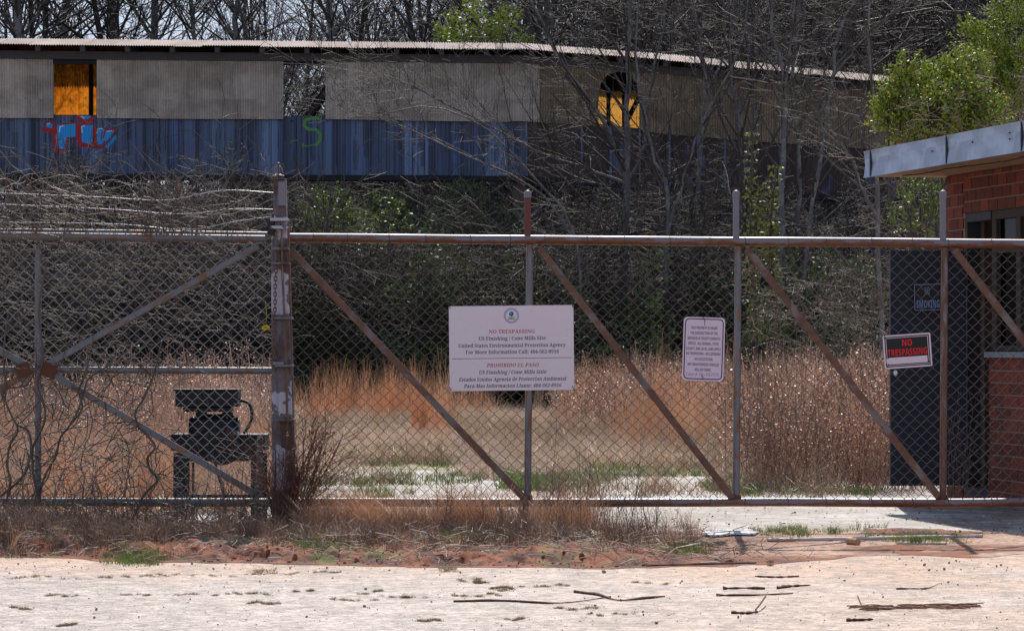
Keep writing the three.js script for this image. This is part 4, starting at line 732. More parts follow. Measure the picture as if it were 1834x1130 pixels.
// far wood: bare trees and brush behind and beneath the gallery
{
  const variants = [], brush = [];
  for (let v = 0; v < 5; v++) {
    const rg = rngOf(600 + v), a = new MB(), mb = [a, a];
    grow(mb, V(0, -0.3, 0), V((rg() - 0.5) * 0.1, 1, (rg() - 0.5) * 0.1), 13 + rg() * 3, 0.12 + rg() * 0.06, 3, { ...TREE, up: 0.05, kids: { 3: 24, 2: 9, 1: 5 }, from: 0.12, ratio: 0.34, ang: 0.9, min: 0.009, wob: 0.2 }, rg);
    variants.push(a.geometry());
  }
  for (let v = 0; v < 5; v++) {
    const rg = rngOf(640 + v), a = new MB(), mb = [a, a];
    for (let k = 0; k < 9; k++) grow(mb, V((rg() - 0.5) * 0.6, -0.1, (rg() - 0.5) * 0.6), V((rg() - 0.5) * 1.5, 1, (rg() - 0.5) * 1.5).normalize(), 2.2 + rg() * 2, 0.02 + rg() * 0.015, 2, { ...BUSH, min: 0.0055, kids: { 2: 9, 1: 6 }, ratio: 0.5, step: 0.5 }, rg);
    brush.push(a.geometry());
  }
  const rg = rngOf(660), lt = variants.map(() => []), lb = brush.map(() => []);
  const put = (L, px, D, s, c) => { const x = (px - W / 2) / F * D; L[Math.floor(rg() * L.length)].push({ x, y: hillY(x, D), z: -D, s, sy: s * (0.85 + rg() * 0.3), turn: rg() * 6.28, tx: (rg() - 0.5) * 0.12, tz: (rg() - 0.5) * 0.12, c }); };
  // trees: thin at the left where the sky shows, dense to the right
  for (let k = 0; k < 24; k++) put(lt, -150 + rg() * 700, 92 + rg() * 50, 0.8 + rg() * 0.5, 0.5 + rg() * 0.5);
  for (let k = 0; k < 230; k++) put(lt, 430 + Math.pow(rg(), 0.9) * 1650, 90 + rg() * 80, 0.75 + rg() * 0.5, 0.55 + rg() * 0.7);
  for (let k = 0; k < 330; k++) put(lb, -200 + rg() * 700, 87 + rg() * 50, 0.8 + rg() * 0.6, 0.5 + rg() * 0.5);
  for (let k = 0; k < 150; k++) put(lt, k < 50 ? 470 + rg() * 160 : -170 + rg() * 760, 88 + rg() * 26, 0.3 + rg() * 0.16, 0.6 + rg() * 0.5);
  for (let k = 0; k < 900; k++) put(lb, 350 + rg() * 1750, 88 + rg() * 75, 0.9 + rg() * 0.9, 0.6 + rg() * 0.9);
  const g = stuffGroup('far_wood', 'dense dark wood of bare trees and brush behind the mill gallery', 'wood');
  lt.forEach((l, k) => inst('bare_trees', variants[k], M.twig, l, g)); lb.forEach((l, k) => inst('brush', brush[k], M.twig, l, g));
  // thicket in front of and under the gallery
  const lb2 = brush.map(() => []), lt2 = variants.map(() => []), keep = lb.length;
  for (let k = 0; k < 520; k++) { const px = -150 + rg() * 2100; if (px > 520 && px < 1010 && rg() < 0.6) continue; put(lb2, px, 70 + rg() * 13, 0.65 + rg() * 0.65, 0.5 + rg() * 0.9); }
  for (let k = 0; k < 60; k++) put(lt2, rg() < 0.3 ? -150 + rg() * 660 : 1020 + rg() * 900, 71 + rg() * 12, 0.3 + rg() * 0.14, 0.5 + rg() * 0.7);
  const g2 = stuffGroup('thicket', 'dark tangled thicket of bare stems under the mill gallery', 'thicket');
  lb2.forEach((l, k) => inst('brush', brush[k], M.twig, l, g2)); lt2.forEach((l, k) => inst('saplings', variants[k], M.twig, l, g2));
  // evergreen undergrowth
  const ev = [];
  for (let v = 0; v < 4; v++) { const r2 = rngOf(690 + v), a = new MB(), lf = []; grow([a, a], V(0, 0, 0), V(0, 1, 0), 3.2, 0.04, 2, { ...BUSH, kids: { 2: 16, 1: 7 }, from: 0.05, ratio: 0.42, ang: 1.1, min: 0.006, step: 0.5 }, r2, lf); const b = new MB(); for (const [p] of lf) for (let k = 0; k < 5; k++) addLeaf(b, p, 0.11, r2); ev.push(b.geometry()); }
  const le = ev.map(() => []), le2 = ev.map(() => []);
  for (let k = 0; k < 60; k++) put(le, 560 + rg() * 420, 70 + rg() * 11, 0.75 + rg() * 0.4, 0.5 + rg() * 0.7);
  for (let k = 0; k < 70; k++) put(le, -100 + rg() * 2000, 69 + rg() * 12, 0.5 + rg() * 0.45, 0.4 + rg() * 0.7);
  for (let k = 0; k < 40; k++) put(le, 1050 + rg() * 560, 67 + rg() * 12, 0.5 + rg() * 0.5, 0.7 + rg() * 0.9);
  const g3 = stuffGroup('evergreen_undergrowth', 'dark evergreen undergrowth below the mill gallery', 'undergrowth');
  le.forEach((l, k) => inst('evergreen_leaves', ev[k], M.leafDark, l, g3));
}

// bare grey trees standing in front of the gallery
function bareTree(label, trunks, D, seed, o = {}, group = 'bare grey trees before the gallery') {
  const rg = rngOf(seed), x0 = P(trunks[0][0][0], 0, D).x, t = thing('bare_tree', label, 'tree', V(x0, hillY(x0, D), -D), group), big = new MB(), small = new MB();
  for (const tr of trunks) { // each [px, py, width in pixels, depth offset] list
    const pts = tr.map(([x, y, , d = 0]) => P(x, y, D + d)), rad = tr.map(q => q[2] / 2 * D / F);
    if (tr[0][1] > 660) pts[0].y = hillY(pts[0].x, D) - 0.2;
    const c = new THREE.CatmullRomCurve3(pts), n = 14, p = c.getPoints(n), r = range(0, 1, n).map(u => { const q = u * (rad.length - 1), i = Math.min(rad.length - 2, Math.floor(q)); return lerp(rad[i], rad[i + 1], q - i); });
    p.forEach((q, k) => { if (k) { q.x += (rg() - 0.5) * 0.09; q.z += (rg() - 0.5) * 0.12; } });
    big.tube(p, r, 8, false);
    const kids = o.kids ?? 16;
    for (let k = 0; k < kids; k++) {
      const u = lerp(o.from ?? 0.3, 0.99, (k + rg()) / kids), q = u * n, i = Math.min(n - 1, Math.floor(q)), at = p[i].clone().lerp(p[i + 1], q - i), seg = p[i + 1].clone().sub(p[i]).normalize();
      const side = V((rg() - 0.5) * 2 + (o.lean || 0), 0.25 + rg() * 0.5, (rg() - 0.5) * 2).normalize();
      grow([small, small], at, seg.clone().multiplyScalar(0.5).add(side).normalize(), (o.len ?? 2.6) * (0.6 + rg() * 0.8), Math.min(r[i] * 0.5, 0.035), 2, { ...TREE, step: 0.45, wob: 0.3, up: 0.02, min: 0.005, kids: { 2: 5, 1: 4 }, ratio: 0.5, ang: 0.7 }, rg);
    }
  }
  big.build('trunk', M.bark, t); small.build('branches', M.twig, t);
  return t;
}
bareTree('bare grey forked tree before the ragged lit opening, limbs reaching far left', [[[1120, 700, 17], [1121, 430, 15], [1124, 330, 13], [1122, 220, 10], [1127, 90, 9], [1135, -60, 7]], [[1124, 345, 9], [1112, 290, 8], [1070, 200, 7, -0.6], [1010, 120, 5, -1], [960, 20, 4, -1.2], [940, -40, 3, -1.2]], [[1122, 330, 8], [1060, 305, 6, -0.5], [960, 270, 4, -1], [830, 200, 3.4, -1.2], [720, 146, 2.2, -1.3]], [[1126, 320, 7], [1150, 270, 6], [1165, 150, 5], [1190, 30, 4], [1200, -50, 3]]], 72, 801, { lean: -0.7, kids: 15, from: 0.2, len: 2.6 });
bareTree('slender bare tree with sweeping low limbs arching left before the blue sheets', [[[1040, 700, 7], [1035, 460, 6], [1010, 380, 5], [940, 300, 4, -0.4], [860, 225, 3, -0.6], [770, 190, 2, -0.7], [662, 212, 1.6, -0.8]], [[1030, 430, 5], [960, 340, 4], [850, 285, 3], [740, 235, 2], [690, 216, 1.5]]], 70, 802, { lean: -0.8, kids: 13, from: 0.3, len: 2.0 });
bareTree('straight bare tree between the ragged opening and the second gate upright', [[[1196, 700, 10], [1194, 420, 8], [1195, 330, 8], [1175, 290, 6], [1160, 220, 5], [1140, 120, 4], [1150, -40, 3]], [[1195, 420, 6], [1222, 330, 5], [1260, 220, 4], [1320, 100, 4], [1350, -30, 3]]], 71, 803, { kids: 14, from: 0.2 });
bareTree('tall bare tree rising straight behind the second gate upright', [[[1330, 700, 13], [1328, 430, 11], [1326, 250, 9], [1310, 110, 8], [1318, -60, 6]], [[1328, 320, 7], [1350, 220, 6], [1342, 100, 5], [1370, -40, 4]]], 74, 804, { kids: 15, from: 0.25 });
bareTree('pale-trunked bare tree, thickest of the cluster right of the ivy', [[[1401, 700, 13], [1402, 430, 12], [1404, 250, 9], [1404, 150, 8], [1385, 50, 6], [1370, -60, 5]], [[1404, 160, 6], [1420, 60, 5], [1428, -60, 4]]], 70, 805, { kids: 14, from: 0.3 });
bareTree('thin bare tree close beside the pale-trunked one, on its right', [[[1428, 700, 9], [1430, 430, 9], [1431, 280, 7], [1420, 130, 6], [1440, -60, 5]]], 72, 806, { kids: 15, from: 0.3 });
bareTree('leaning bare tree slanting up to the right below the gallery end', [[[1430, 700, 7], [1448, 420, 7], [1466, 300, 7], [1490, 150, 7], [1500, 60, 6], [1560, -40, 4]], [[1492, 140, 4], [1530, 90, 4], [1590, 30, 3], [1640, -30, 3]]], 69, 807, { kids: 14, from: 0.2, lean: 0.3 });
bareTree('dark thin bare tree just left of the metal roof edge', [[[1578, 700, 10], [1576, 420, 9], [1568, 250, 7], [1562, 120, 5], [1552, -40, 4]], [[1577, 400, 7], [1545, 340, 6], [1520, 280, 5], [1490, 245, 4], [1440, 200, 3]]], 60, 808, { kids: 12, from: 0.15, lean: -0.4, len: 2.0 });
bareTree('bare tree with twiggy crown filling the sky above the gallery bend', [[[1250, 700, 8], [1252, 330, 7], [1262, 130, 6], [1240, 10, 5], [1230, -80, 4]], [[1258, 190, 4], [1300, 80, 4], [1290, -60, 3]]], 76, 809, { kids: 16, from: 0.35, len: 3 });
// trunks against the sky, beyond the roof at the left
const skyTrees = [[32, 16, 'broad dark trunk against the sky at the far left above the roof'], [112, 11, 'dark trunk against the sky above the amber opening'], [196, 7, 'thin leaning trunk against the sky right of the amber opening'], [276, 12, 'straight dark trunk rising at the right edge of the sky gap'], [345, 9, 'slim trunk among brush above the middle of the cream wall'], [420, 10, 'dark trunk above the roof left of the empty opening'], [590, 11, 'dark trunk above the roof right of the empty opening']];
skyTrees.forEach(([px, w, lab], k) => bareTree(lab, [[[px + 4, 400, w * 1.1], [px + 2, 90, w], [px, 40, w * 0.95], [px + (k % 2 ? 8 : -6), -40, w * 0.8], [px + (k % 2 ? 14 : -14), -260, w * 0.4]], [[px + 1, 70, w * 0.4], [px + (k % 2 ? -40 : 44), 10, w * 0.32], [px + (k % 2 ? -80 : 90), -60, w * 0.2]]], 92 + (k * 37 % 13), 820 + k, { kids: 22, from: 0.2, len: 3.4 }, 'trunks seen above the gallery roof'));

// leafy bushes
function leafBush(name, label, category, px, topY, halfW, D, mats, leaf, seed, per = 6, stems = 7, low = 9999) {
  const lowY = P(px, Math.min(low, 1100), D).y;
  const rg = rngOf(seed), x = P(px, 0, D).x, gy = hillY(x, D), top = P(px, topY, D).y, h = top - gy, t = thing(name, label, category, V(x, gy, -D)), wood = new MB(), lf = [];
  for (let k = 0; k < stems; k++) grow([wood, wood], V(x + (rg() - 0.5) * 0.4, gy - 0.1, -D + (rg() - 0.5) * 0.4), V((rg() - 0.5) * 2 * halfW / h, 1, (rg() - 0.5) * 1.2 * halfW / h).normalize(), h * (0.62 + rg() * 0.3), 0.05, 3, { ...BUSH, step: 0.5, kids: { 3: 8, 2: 6, 1: 5 }, ratio: 0.42, from: 0.3, wob: 0.28, up: 0.05, min: 0.005 }, rg, lf);
  wood.build('stems', M.twig, t); const by = mats.map(() => new MB());
  for (const [p] of lf) { if (p.y < lowY) continue; const up = clamp((p.y - gy) / h + (rg() - 0.5) * 0.5), b = by[Math.min(mats.length - 1, Math.floor(up * mats.length))]; for (let k = 0; k < per; k++) addLeaf(b, p, leaf, rg); }
  by.forEach((b, k) => b.i.length && b.build('foliage', mats[k], t));
  return t;
}
const leafGreen = leafMat([0.30, 0.38, 0.026], 0.5, 0.6), leafTip = leafMat([0.56, 0.47, 0.05], 0.55, 0.6);
// clumps: [px, py, radius in pixels, depth offset in metres]; leaves lie mostly in the shell of each clump, stems run to it from the ground
function leafCrown(name, label, category, baseX, D, clumps, mats, leaf, per, seed, gyOver) {
  const rg = rngOf(seed), bx = P(baseX, 0, D).x, gy = gyOver ?? hillY(bx, D), t = thing(name, label, category, V(bx, gy, -D)), wood = new MB(), by = mats.map(() => new MB()), k0 = D / F;
  for (const [px, py, rp, dz = 0] of clumps) {
    const c = P(px, py, D + dz), R = rp * D / F, root = V(bx + (rg() - 0.5) * 0.5, gy - 0.1, -D + (rg() - 0.5) * 0.4), mid = root.clone().lerp(c, 0.55).add(V((rg() - 0.5) * 0.4, 0.3, (rg() - 0.5) * 0.4));
    wood.tube(new THREE.CatmullRomCurve3([root, mid, c]).getPoints(10), range(0, 1, 10).map(u => 0.045 * (1 - u * 0.75)), 5, false);
    const sprays = Math.round(per * R * R * 9);
    for (let k = 0; k < sprays; k++) { // a leafy spray: a short twig with leaves along it
      const d = V(rg() - 0.5, rg() - 0.42, rg() - 0.5).normalize(), r = R * (0.35 + 0.65 * Math.pow(rg(), 0.6)) * (0.8 + 0.4 * vnoise(d.x * 2.3 + px, d.y * 2.3 + d.z + py, 4096, 71)), p = c.clone().addScaledVector(d, r), e = p.clone().addScaledVector(d.clone().add(V((rg() - 0.5), 0.5 + rg() * 0.5, (rg() - 0.5))).normalize(), leaf * 4);
      wood.tube([p.clone().addScaledVector(d, -leaf * 2), p, e], 0.004, 3, false);
      for (let j = 0; j < 12; j++) addLeaf(by[rg() < 0.12 ? mats.length - 1 : Math.floor(rg() * Math.max(1, mats.length - 1))], p.clone().lerp(e, j / 11), leaf, rg);
    }
  }
  wood.build('stems', M.twig, t); by.forEach((b, k) => b.i.length && b.build('foliage', mats[k], t)); return t;
}
leafCrown('evergreen_shrub', 'large glossy evergreen shrub with yellow-green tips above the metal roof edge', 'shrub', 1680, 44, [[1598, 208, 34], [1640, 180, 42], [1618, 150, 24], [1628, 122, 14], [1690, 150, 40, 0.3], [1675, 215, 46, -0.4], [1625, 240, 36], [1725, 190, 46], [1735, 130, 34, 0.5], [1765, 225, 44], [1590, 178, 18], [1700, 250, 44]], [leafGreen, leafTip], 0.05, 160, 901);
leafCrown('evergreen_shrub', 'taller evergreen shrub at the right edge behind bare red twigs', 'shrub', 1800, 50, [[1745, 80, 34], [1780, 120, 48], [1820, 70, 50], [1812, 14, 36], [1835, 150, 60], [1800, 190, 46], [1770, 165, 36]], [leafGreen], 0.055, 80, 902);
leafCrown('green_tree', 'small lime-green leafy tree showing over the roof left of the bend', 'tree', 865, 93, [[812, 66, 26], [845, 50, 30], [880, 42, 26], [912, 60, 28], [800, 90, 24], [868, 85, 34], [925, 85, 22], [840, 24, 12]], [leafGreen], 0.12, 9, 903);
leafCrown('green_bush', 'green evergreen bush lit beside the gate post below the gallery', 'bush', 590, 73, [[565, 385, 26], [590, 375, 30], [618, 395, 28], [575, 420, 30], [610, 430, 34], [640, 415, 22]], [M.leafMid], 0.08, 20, 904);
leafCrown('green_bush', 'small bright green bush left of the red-rusted upper post', 'bush', 695, 72, [[685, 375, 18], [705, 395, 24], [675, 405, 22], [695, 430, 26]], [M.leafMid], 0.08, 14, 905);
leafCrown('green_bush', 'green leafy bush under the overhanging roof edge', 'bush', 1655, 40, [[1650, 345, 30], [1678, 360, 30], [1630, 385, 28], [1665, 400, 34], [1600, 410, 22]], [M.leafMid], 0.05, 40, 906);
{ // dark evergreens massed under the gallery
  const spots = [[575, 640, 60, 70], [640, 660, 60, 70], [705, 655, 60, 69], [770, 665, 60, 69], [560, 580, 60, 70], [820, 655, 60, 70], [560, 520, 60, 72], [640, 470, 70, 76], [720, 520, 80, 74], [790, 430, 70, 78], [850, 510, 90, 76], [900, 420, 60, 80], [660, 590, 70, 70], [760, 600, 80, 70], [880, 600, 80, 71], [1010, 560, 70, 74], [980, 460, 60, 80], [700, 390, 50, 80], [830, 370, 50, 80], [1080, 600, 60, 72], [1440, 560, 60, 68], [1540, 520, 60, 66], [1370, 620, 50, 66], [1500, 620, 60, 64]], rg = rngOf(960), b = new MB(), w = new MB();
  for (const [px, py, rp, D] of spots) { const c = P(px, py, D), R = rp * D / F; { const f = V(c.x + (rg() - 0.5) * 0.8, hillY(c.x, D) - 0.2, c.z + (rg() - 0.5) * 0.5); w.tube(new THREE.CatmullRomCurve3([f, f.clone().lerp(c, 0.4).add(V((rg() - 0.5) * 0.7, 0, 0)), f.clone().lerp(c, 0.75).add(V((rg() - 0.5) * 0.5, 0, 0)), c]).getPoints(10), range(0, 1, 10).map(u => 0.032 - 0.018 * u), 5, false); } for (let k = 0; k < 760; k++) { const d = V(rg() - 0.5, (rg() - 0.5) * 1.2, rg() - 0.5).normalize(), p = c.clone().addScaledVector(d, R * (0.4 + 0.7 * rg())); for (let j = 0; j < 4; j++) addLeaf(b, p, 0.075, rg, 0.1); } }
  const g = scene.getObjectByName('evergreen_undergrowth'); w.build('evergreen_stems', M.twig, g, null, 'stuff'); b.build('evergreen_foliage', M.leafDark, g, null, 'stuff');
}
{ // ivy climbing two trunks
  const t = thing('ivy', 'pale green ivy climbing thin stems behind the second gate upright', 'climber', V(P(1360, 0, 62).x, 0, -62)), rg = rngOf(911), wood = new MB(), b = new MB();
  for (const [x0, x1, y1] of [[1352, 1348, 240], [1372, 1390, 300], [1345, 1362, 330], [1395, 1384, 400]]) { const p = new THREE.CatmullRomCurve3([P(x0, 745, 62), P(lerp(x0, x1, 0.3) + 5, 600, 62), P(lerp(x0, x1, 0.6) - 5, 450, 62), P(x1, y1, 62)]).getPoints(40); wood.tube(p, 0.03, 5, false); for (const q of p) if (q.y > 1.5) for (let k = 0; k < 16; k++) addLeaf(b, q.clone().add(V((rg() - 0.5) * 0.26, 0, (rg() - 0.5) * 0.3)), 0.085, rg, 0.3); }
  wood.build('stems', M.twig, t); b.build('leaves', leafMat([0.20, 0.21, 0.05], 0.4, 0.6), t);
}
// bare reddish shrub twigs at the upper right, in front of the evergreen
{ const t = thing('bare_shrub', 'bare reddish-brown shrub twigs spreading over the evergreen at the right edge', 'shrub', V(P(1840, 0, 40).x, 0, -40)), rg = rngOf(921), mb = new MB(); for (let k = 0; k < 5; k++) grow([mb, mb], V(P(1880, 0, 40).x + (rg() - 0.5) * 0.6, 0, -40 + (rg() - 0.5)), V(-0.25 + (rg() - 0.5) * 0.7, 1, (rg() - 0.5) * 0.5).normalize(), 4.6, 0.03, 3, { ...BUSH, kids: { 3: 8, 2: 6, 1: 4 }, from: 0.35, step: 0.5, wob: 0.3, min: 0.0035, ratio: 0.42, up: 0.03 }, rg); mb.build('twigs', S([0.15, 0.09, 0.072], 0.65), t); }
{ const t = thing('bare_shrub', 'bare brown shrub with bright arching twigs below the metal roof edge', 'shrub', V(P(1560, 0, 48).x, 0, -48)), rg = rngOf(922), mb = new MB(); for (let k = 0; k < 10; k++) grow([mb, mb], V(P(1560, 0, 48).x + (rg() - 0.5) * 1.2, 0, -48 + (rg() - 0.5)), V((rg() - 0.5) * 0.9, 1, (rg() - 0.5) * 0.5).normalize(), 2.6, 0.022, 3, { ...BUSH, kids: { 3: 7, 2: 5, 1: 4 }, from: 0.3, step: 0.4, wob: 0.45, min: 0.0045, ratio: 0.5, ang: 1.0, up: -0.02 }, rg); mb.build('twigs', S([0.12, 0.083, 0.066], 0.65), t); }

// ---------------------------------------------------------------- vines on the left bay
function tangle(mb, n, box, o, rg) { for (let k = 0; k < n; k++) { const px = lerp(box[0], box[2], rg()), py = lerp(box[1], box[3], rg()); let p = G(px, py, (rg() - 0.5) * o.dep + (o.d || 0)), dir = V(rg() - 0.5, (rg() - 0.5) * 0.8 + (o.up || 0), (rg() - 0.5) * 0.4).normalize(); const pts = [p], m = 5 + Math.floor(rg() * o.n); for (let j = 0; j < m; j++) { dir.x += (rg() - 0.5) * o.w; dir.y += (rg() - 0.5) * o.w + (o.g || 0); dir.z += (rg() - 0.5) * o.w * 0.4; dir.normalize(); p = p.clone().addScaledVector(dir, o.s); p.z = clamp(p.z, -GZ - 0.45, -GZ + 0.3); pts.push(p); } mb.tube(pts, pts.map((_, j) => o.r * (1 - 0.6 * j / m)), 4, false); } }
{
  const rg = rngOf(931), a = new MB(), b = new MB(), c = new MB();
  tangle(a, 210, [-40, 350, 440, 425], { dep: 0.5, w: 0.7, n: 9, s: 0.045, r: 0.0034, up: 0.08, g: -0.02 }, rg); tangle(a, 70, [-40, 320, 140, 420], { dep: 0.5, w: 0.6, n: 10, s: 0.045, r: 0.0045, up: 0.1, g: -0.02 }, rg);
  for (let k = 0; k < 26; k++) grow([a, a], G(250 + rg() * 110, 420, 0), V((rg() - 0.5) * 1.2, 0.9, (rg() - 0.5) * 0.4).normalize(), 0.3 + rg() * 0.15, 0.005, 1, { ...BUSH, step: 0.08, min: 0.0018, kids: { 1: 4 }, wob: 0.35 }, rg);
  tangle(c, 420, [-40, 905, 500, 985], { dep: 0.5, d: -0.15, w: 0.8, n: 9, s: 0.045, r: 0.0036, up: 0.2 }, rg); tangle(b, 600, [-40, 425, 470, 650], { dep: 0.3, d: 0.17, w: 0.9, n: 10, s: 0.04, r: 0.0034, g: 0.0 }, rg); tangle(b, 260, [-40, 640, 300, 900], { dep: 0.3, w: 0.8, n: 10, s: 0.045, r: 0.004 }, rg);
  c.build('fallen_stems', S([0.11, 0.078, 0.062], 0.5), scene.getObjectByName('verge_stems') || stuffGroup('verge_stems', 'fallen brown stems tangled on the ground under the left bay', 'stems'));
  const o = stuffGroup('vine_tangle', 'tangle of dead vine stems over and through the left bay of chain link', 'vines');
  const m1 = a.build('pale_stems', M.deadVine, o), m2 = b.build('brown_stems', S([0.085, 0.06, 0.046], 0.65), o);
}
[['thick twisted vine climbing between the cross brace and the machine', [[236, 930], [258, 885], [282, 858], [268, 842], [264, 820], [276, 802], [268, 785], [248, 765], [242, 740], [255, 715], [268, 690], [275, 665], [290, 610]], 0.011], ['vine bending left of the machine vine, crossing the lower cross brace', [[66, 890], [82, 850], [98, 815], [108, 785], [122, 762], [140, 735], [148, 700], [158, 680], [190, 655], [205, 640]], 0.009], ['vine twisting beside the left upright, on its right side', [[72, 905], [62, 860], [55, 825], [60, 800], [75, 760], [82, 740], [72, 715], [68, 690], [74, 640], [70, 560], [80, 470]], 0.010], ['long vine winding down the far left edge of the mesh', [[8, 905], [18, 860], [12, 840], [16, 800], [30, 770], [20, 745], [8, 720], [10, 690], [4, 640], [14, 560]], 0.009], ['vine crossing diagonally from the far left up to the upright', [[0, 890], [40, 850], [56, 800], [46, 770], [30, 760], [14, 735], [6, 700], [44, 690], [60, 670]], 0.010], ['dark vine looping from the middle rail down toward the upright', [[160, 642], [150, 670], [142, 700], [144, 730], [128, 760], [108, 778], [106, 795], [90, 830], [84, 860], [40, 900]], 0.008]]
  .forEach(([lab, pts, r], k) => { const c = new THREE.CatmullRomCurve3(pts.map(([x, y], j) => G(x + Math.sin(j * 3.1 + k) * 2, y, -0.09 - 0.03 * Math.sin(j * 1.7)))); const o = new MB().tube(c.getPoints(70), range(0, 1, 70).map(t => r * (1 - t * 0.4)), 6).build('thick_vine', M.vine); tag(o, lab, 'vine', 'thick vines on the left bay'); });

// shrub at the foot of the gate post
{ const t = thing('bare_shrub', 'bare reddish shrub sprawling round the foot of the gate post', 'shrub', V(G(515, 0).x, 0, -GZ + 0.15)), rg = rngOf(941), mb = new MB();
  for (let k = 0; k < 34; k++) grow([mb, mb], G(512 + (rg() - 0.5) * 36, 965, -0.2 + (rg() - 0.5) * 0.3), V(rg() * 1.0 - 0.3, 1, (rg() - 0.5) * 0.5).normalize(), 0.45 + rg() * 0.45, 0.007, 2, { ...BUSH, step: 0.09, min: 0.0016, kids: { 2: 6, 1: 4 }, wob: 0.25, up: 0.0, ratio: 0.5, ang: 0.6, from: 0.25 }, rg);
  mb.build('twigs', M.redTwig, t); const lf = new MB(); for (let k = 0; k < 40; k++) addLeaf(lf, G(545 + rg() * 60, 770 + rg() * 80, -0.2), 0.03, rg, 0.3); lf.build('dead_leaves', leafMat([0.28, 0.07, 0.03], 0.3), t); }
// dead weed stems before the gate
{ const o = stuffGroup('dead_weeds', 'thin dead weed stems standing along the foot of the gate', 'weeds'), rg = rngOf(951), mb = new MB();
  for (let k = 0; k < 130; k++) { const px = rg() < 0.6 ? 1010 + (rg() + rg() + rg() - 1.5) * 130 : 540 + rg() * 640; grow([mb, mb], G(px, 972, -0.35 + (rg() - 0.5) * 0.6), V((rg() - 0.5) * 0.5, 1, (rg() - 0.5) * 0.4).normalize(), 0.2 + rg() * rg() * 0.75, 0.0034, 1, { ...BUSH, step: 0.08, min: 0.0013, kids: { 1: 5 }, wob: 0.16, up: 0.03, ratio: 0.35, ang: 0.6, from: 0.3 }, rg); }
  for (let k = 0; k < 110; k++) grow([mb, mb], G(-20 + rg() * 520, 975, -0.3 + (rg() - 0.5) * 0.7), V((rg() - 0.5) * 0.6, 1, (rg() - 0.5) * 0.4).normalize(), 0.2 + rg() * rg() * 0.6, 0.0036, 1, { ...BUSH, step: 0.08, min: 0.0014, kids: { 1: 5 }, wob: 0.22, up: 0.0, ratio: 0.4, ang: 0.6, from: 0.3 }, rg);
  for (let k = 0; k < 12; k++) grow([mb, mb], P(1700 + rg() * 100, 905, 24.5), V((rg() - 0.5) * 0.4, 1, 0).normalize(), 0.5 + rg() * 0.5, 0.004, 1, { ...BUSH, step: 0.08, min: 0.0015, kids: { 1: 7 }, wob: 0.2, ratio: 0.4 }, rg);
  mb.build('weed_stems', S([0.13, 0.085, 0.065], 0.55), o); }

// ---------------------------------------------------------------- grasses
function tuft(n, h, spread, w, bend, seed, seg = 2) {
  const mb = new MB(), rg = rngOf(seed);
  for (let k = 0; k < n; k++) {
    const a = rg() * 6.283, out = V(Math.cos(a), 0, Math.sin(a)), base = V((rg() - 0.5) * spread, 0, (rg() - 0.5) * spread), L = h * (0.45 + rg() * 0.6), s = V(-out.z, 0, out.x).applyAxisAngle(V(0, 1, 0), rg() * 3).multiplyScalar(w * (0.6 + rg() * 0.7)), b = bend * (0.3 + rg());
    let pv = base; const at = t => base.clone().addScaledVector(out, L * b * t * t).add(V(0, L * t * (1 - 0.35 * b * t), 0));
    for (let j = 0; j < seg; j++) { const q = at((j + 1) / seg), w0 = 1 - j / seg * 0.6, w1 = 1 - (j + 1) / seg * 0.75; mb.quad(pv.clone().addScaledVector(s, -w0), pv.clone().addScaledVector(s, w0), q.clone().addScaledVector(s, w1), q.clone().addScaledVector(s, -w1)); pv = q; }
  }
  return mb.geometry();
}
const shortT = [0, 1, 2].map(k => tuft(26, 0.14, 0.16, 0.0022, 1.1, 1000 + k)), midT = [0, 1, 2].map(k => tuft(30, 0.34, 0.16, 0.0024, 0.7, 1010 + k)), tallT = [0, 1, 2].map(k => tuft(34, 1.05, 0.24, 0.005, 0.28, 1020 + k, 3)), greenT = [0, 1].map(k => tuft(30, 0.09, 0.14, 0.003, 0.6, 1030 + k));
// seed-head weeds: stems with many small pale flakes
const seedT = [0, 1, 2].map(v => { const rg = rngOf(1040 + v), mb = new MB(); for (let k = 0; k < 7; k++) { const p = V((rg() - 0.5) * 0.4, 0, (rg() - 0.5) * 0.4), q = p.clone().add(V((rg() - 0.5) * 0.5, 0.8 + rg() * 0.5, (rg() - 0.5) * 0.4)); mb.tube([p, p.clone().lerp(q, 0.5).add(V((rg() - 0.5) * 0.05, 0, 0)), q], 0.004, 3, false); for (let j = 0; j < 40; j++) addLeaf(mb, p.clone().lerp(q, 0.35 + rg() * 0.65).add(V((rg() - 0.5) * 0.2, 0, (rg() - 0.5) * 0.2)), 0.026, rg); } return mb.geometry(); });
function scatter(name, label, category, geos, mat, n, seed, place) {
  const g = stuffGroup(name, label, category), L = geos.map(() => []), rg = rngOf(seed);
  for (let k = 0; k < n; k++) { const q = place(rg, k); if (q) L[Math.floor(rg() * geos.length)].push({ turn: rg() * 6.28, tx: (rg() - 0.5) * 0.3, tz: (rg() - 0.5) * 0.3, ...q }); }
  geos.forEach((geo, k) => L[k].length && inst(category.replace(/ /g, '_') + '_tufts', geo, mat, L[k], g)); return g;
}
const atPx = (px, D) => (px - W / 2) / F * D;
const tint = (rg, a, b) => { const t = rg(), k = 0.7 + rg() * 0.6; return mixc(a, b, t).map(v => v * k); };
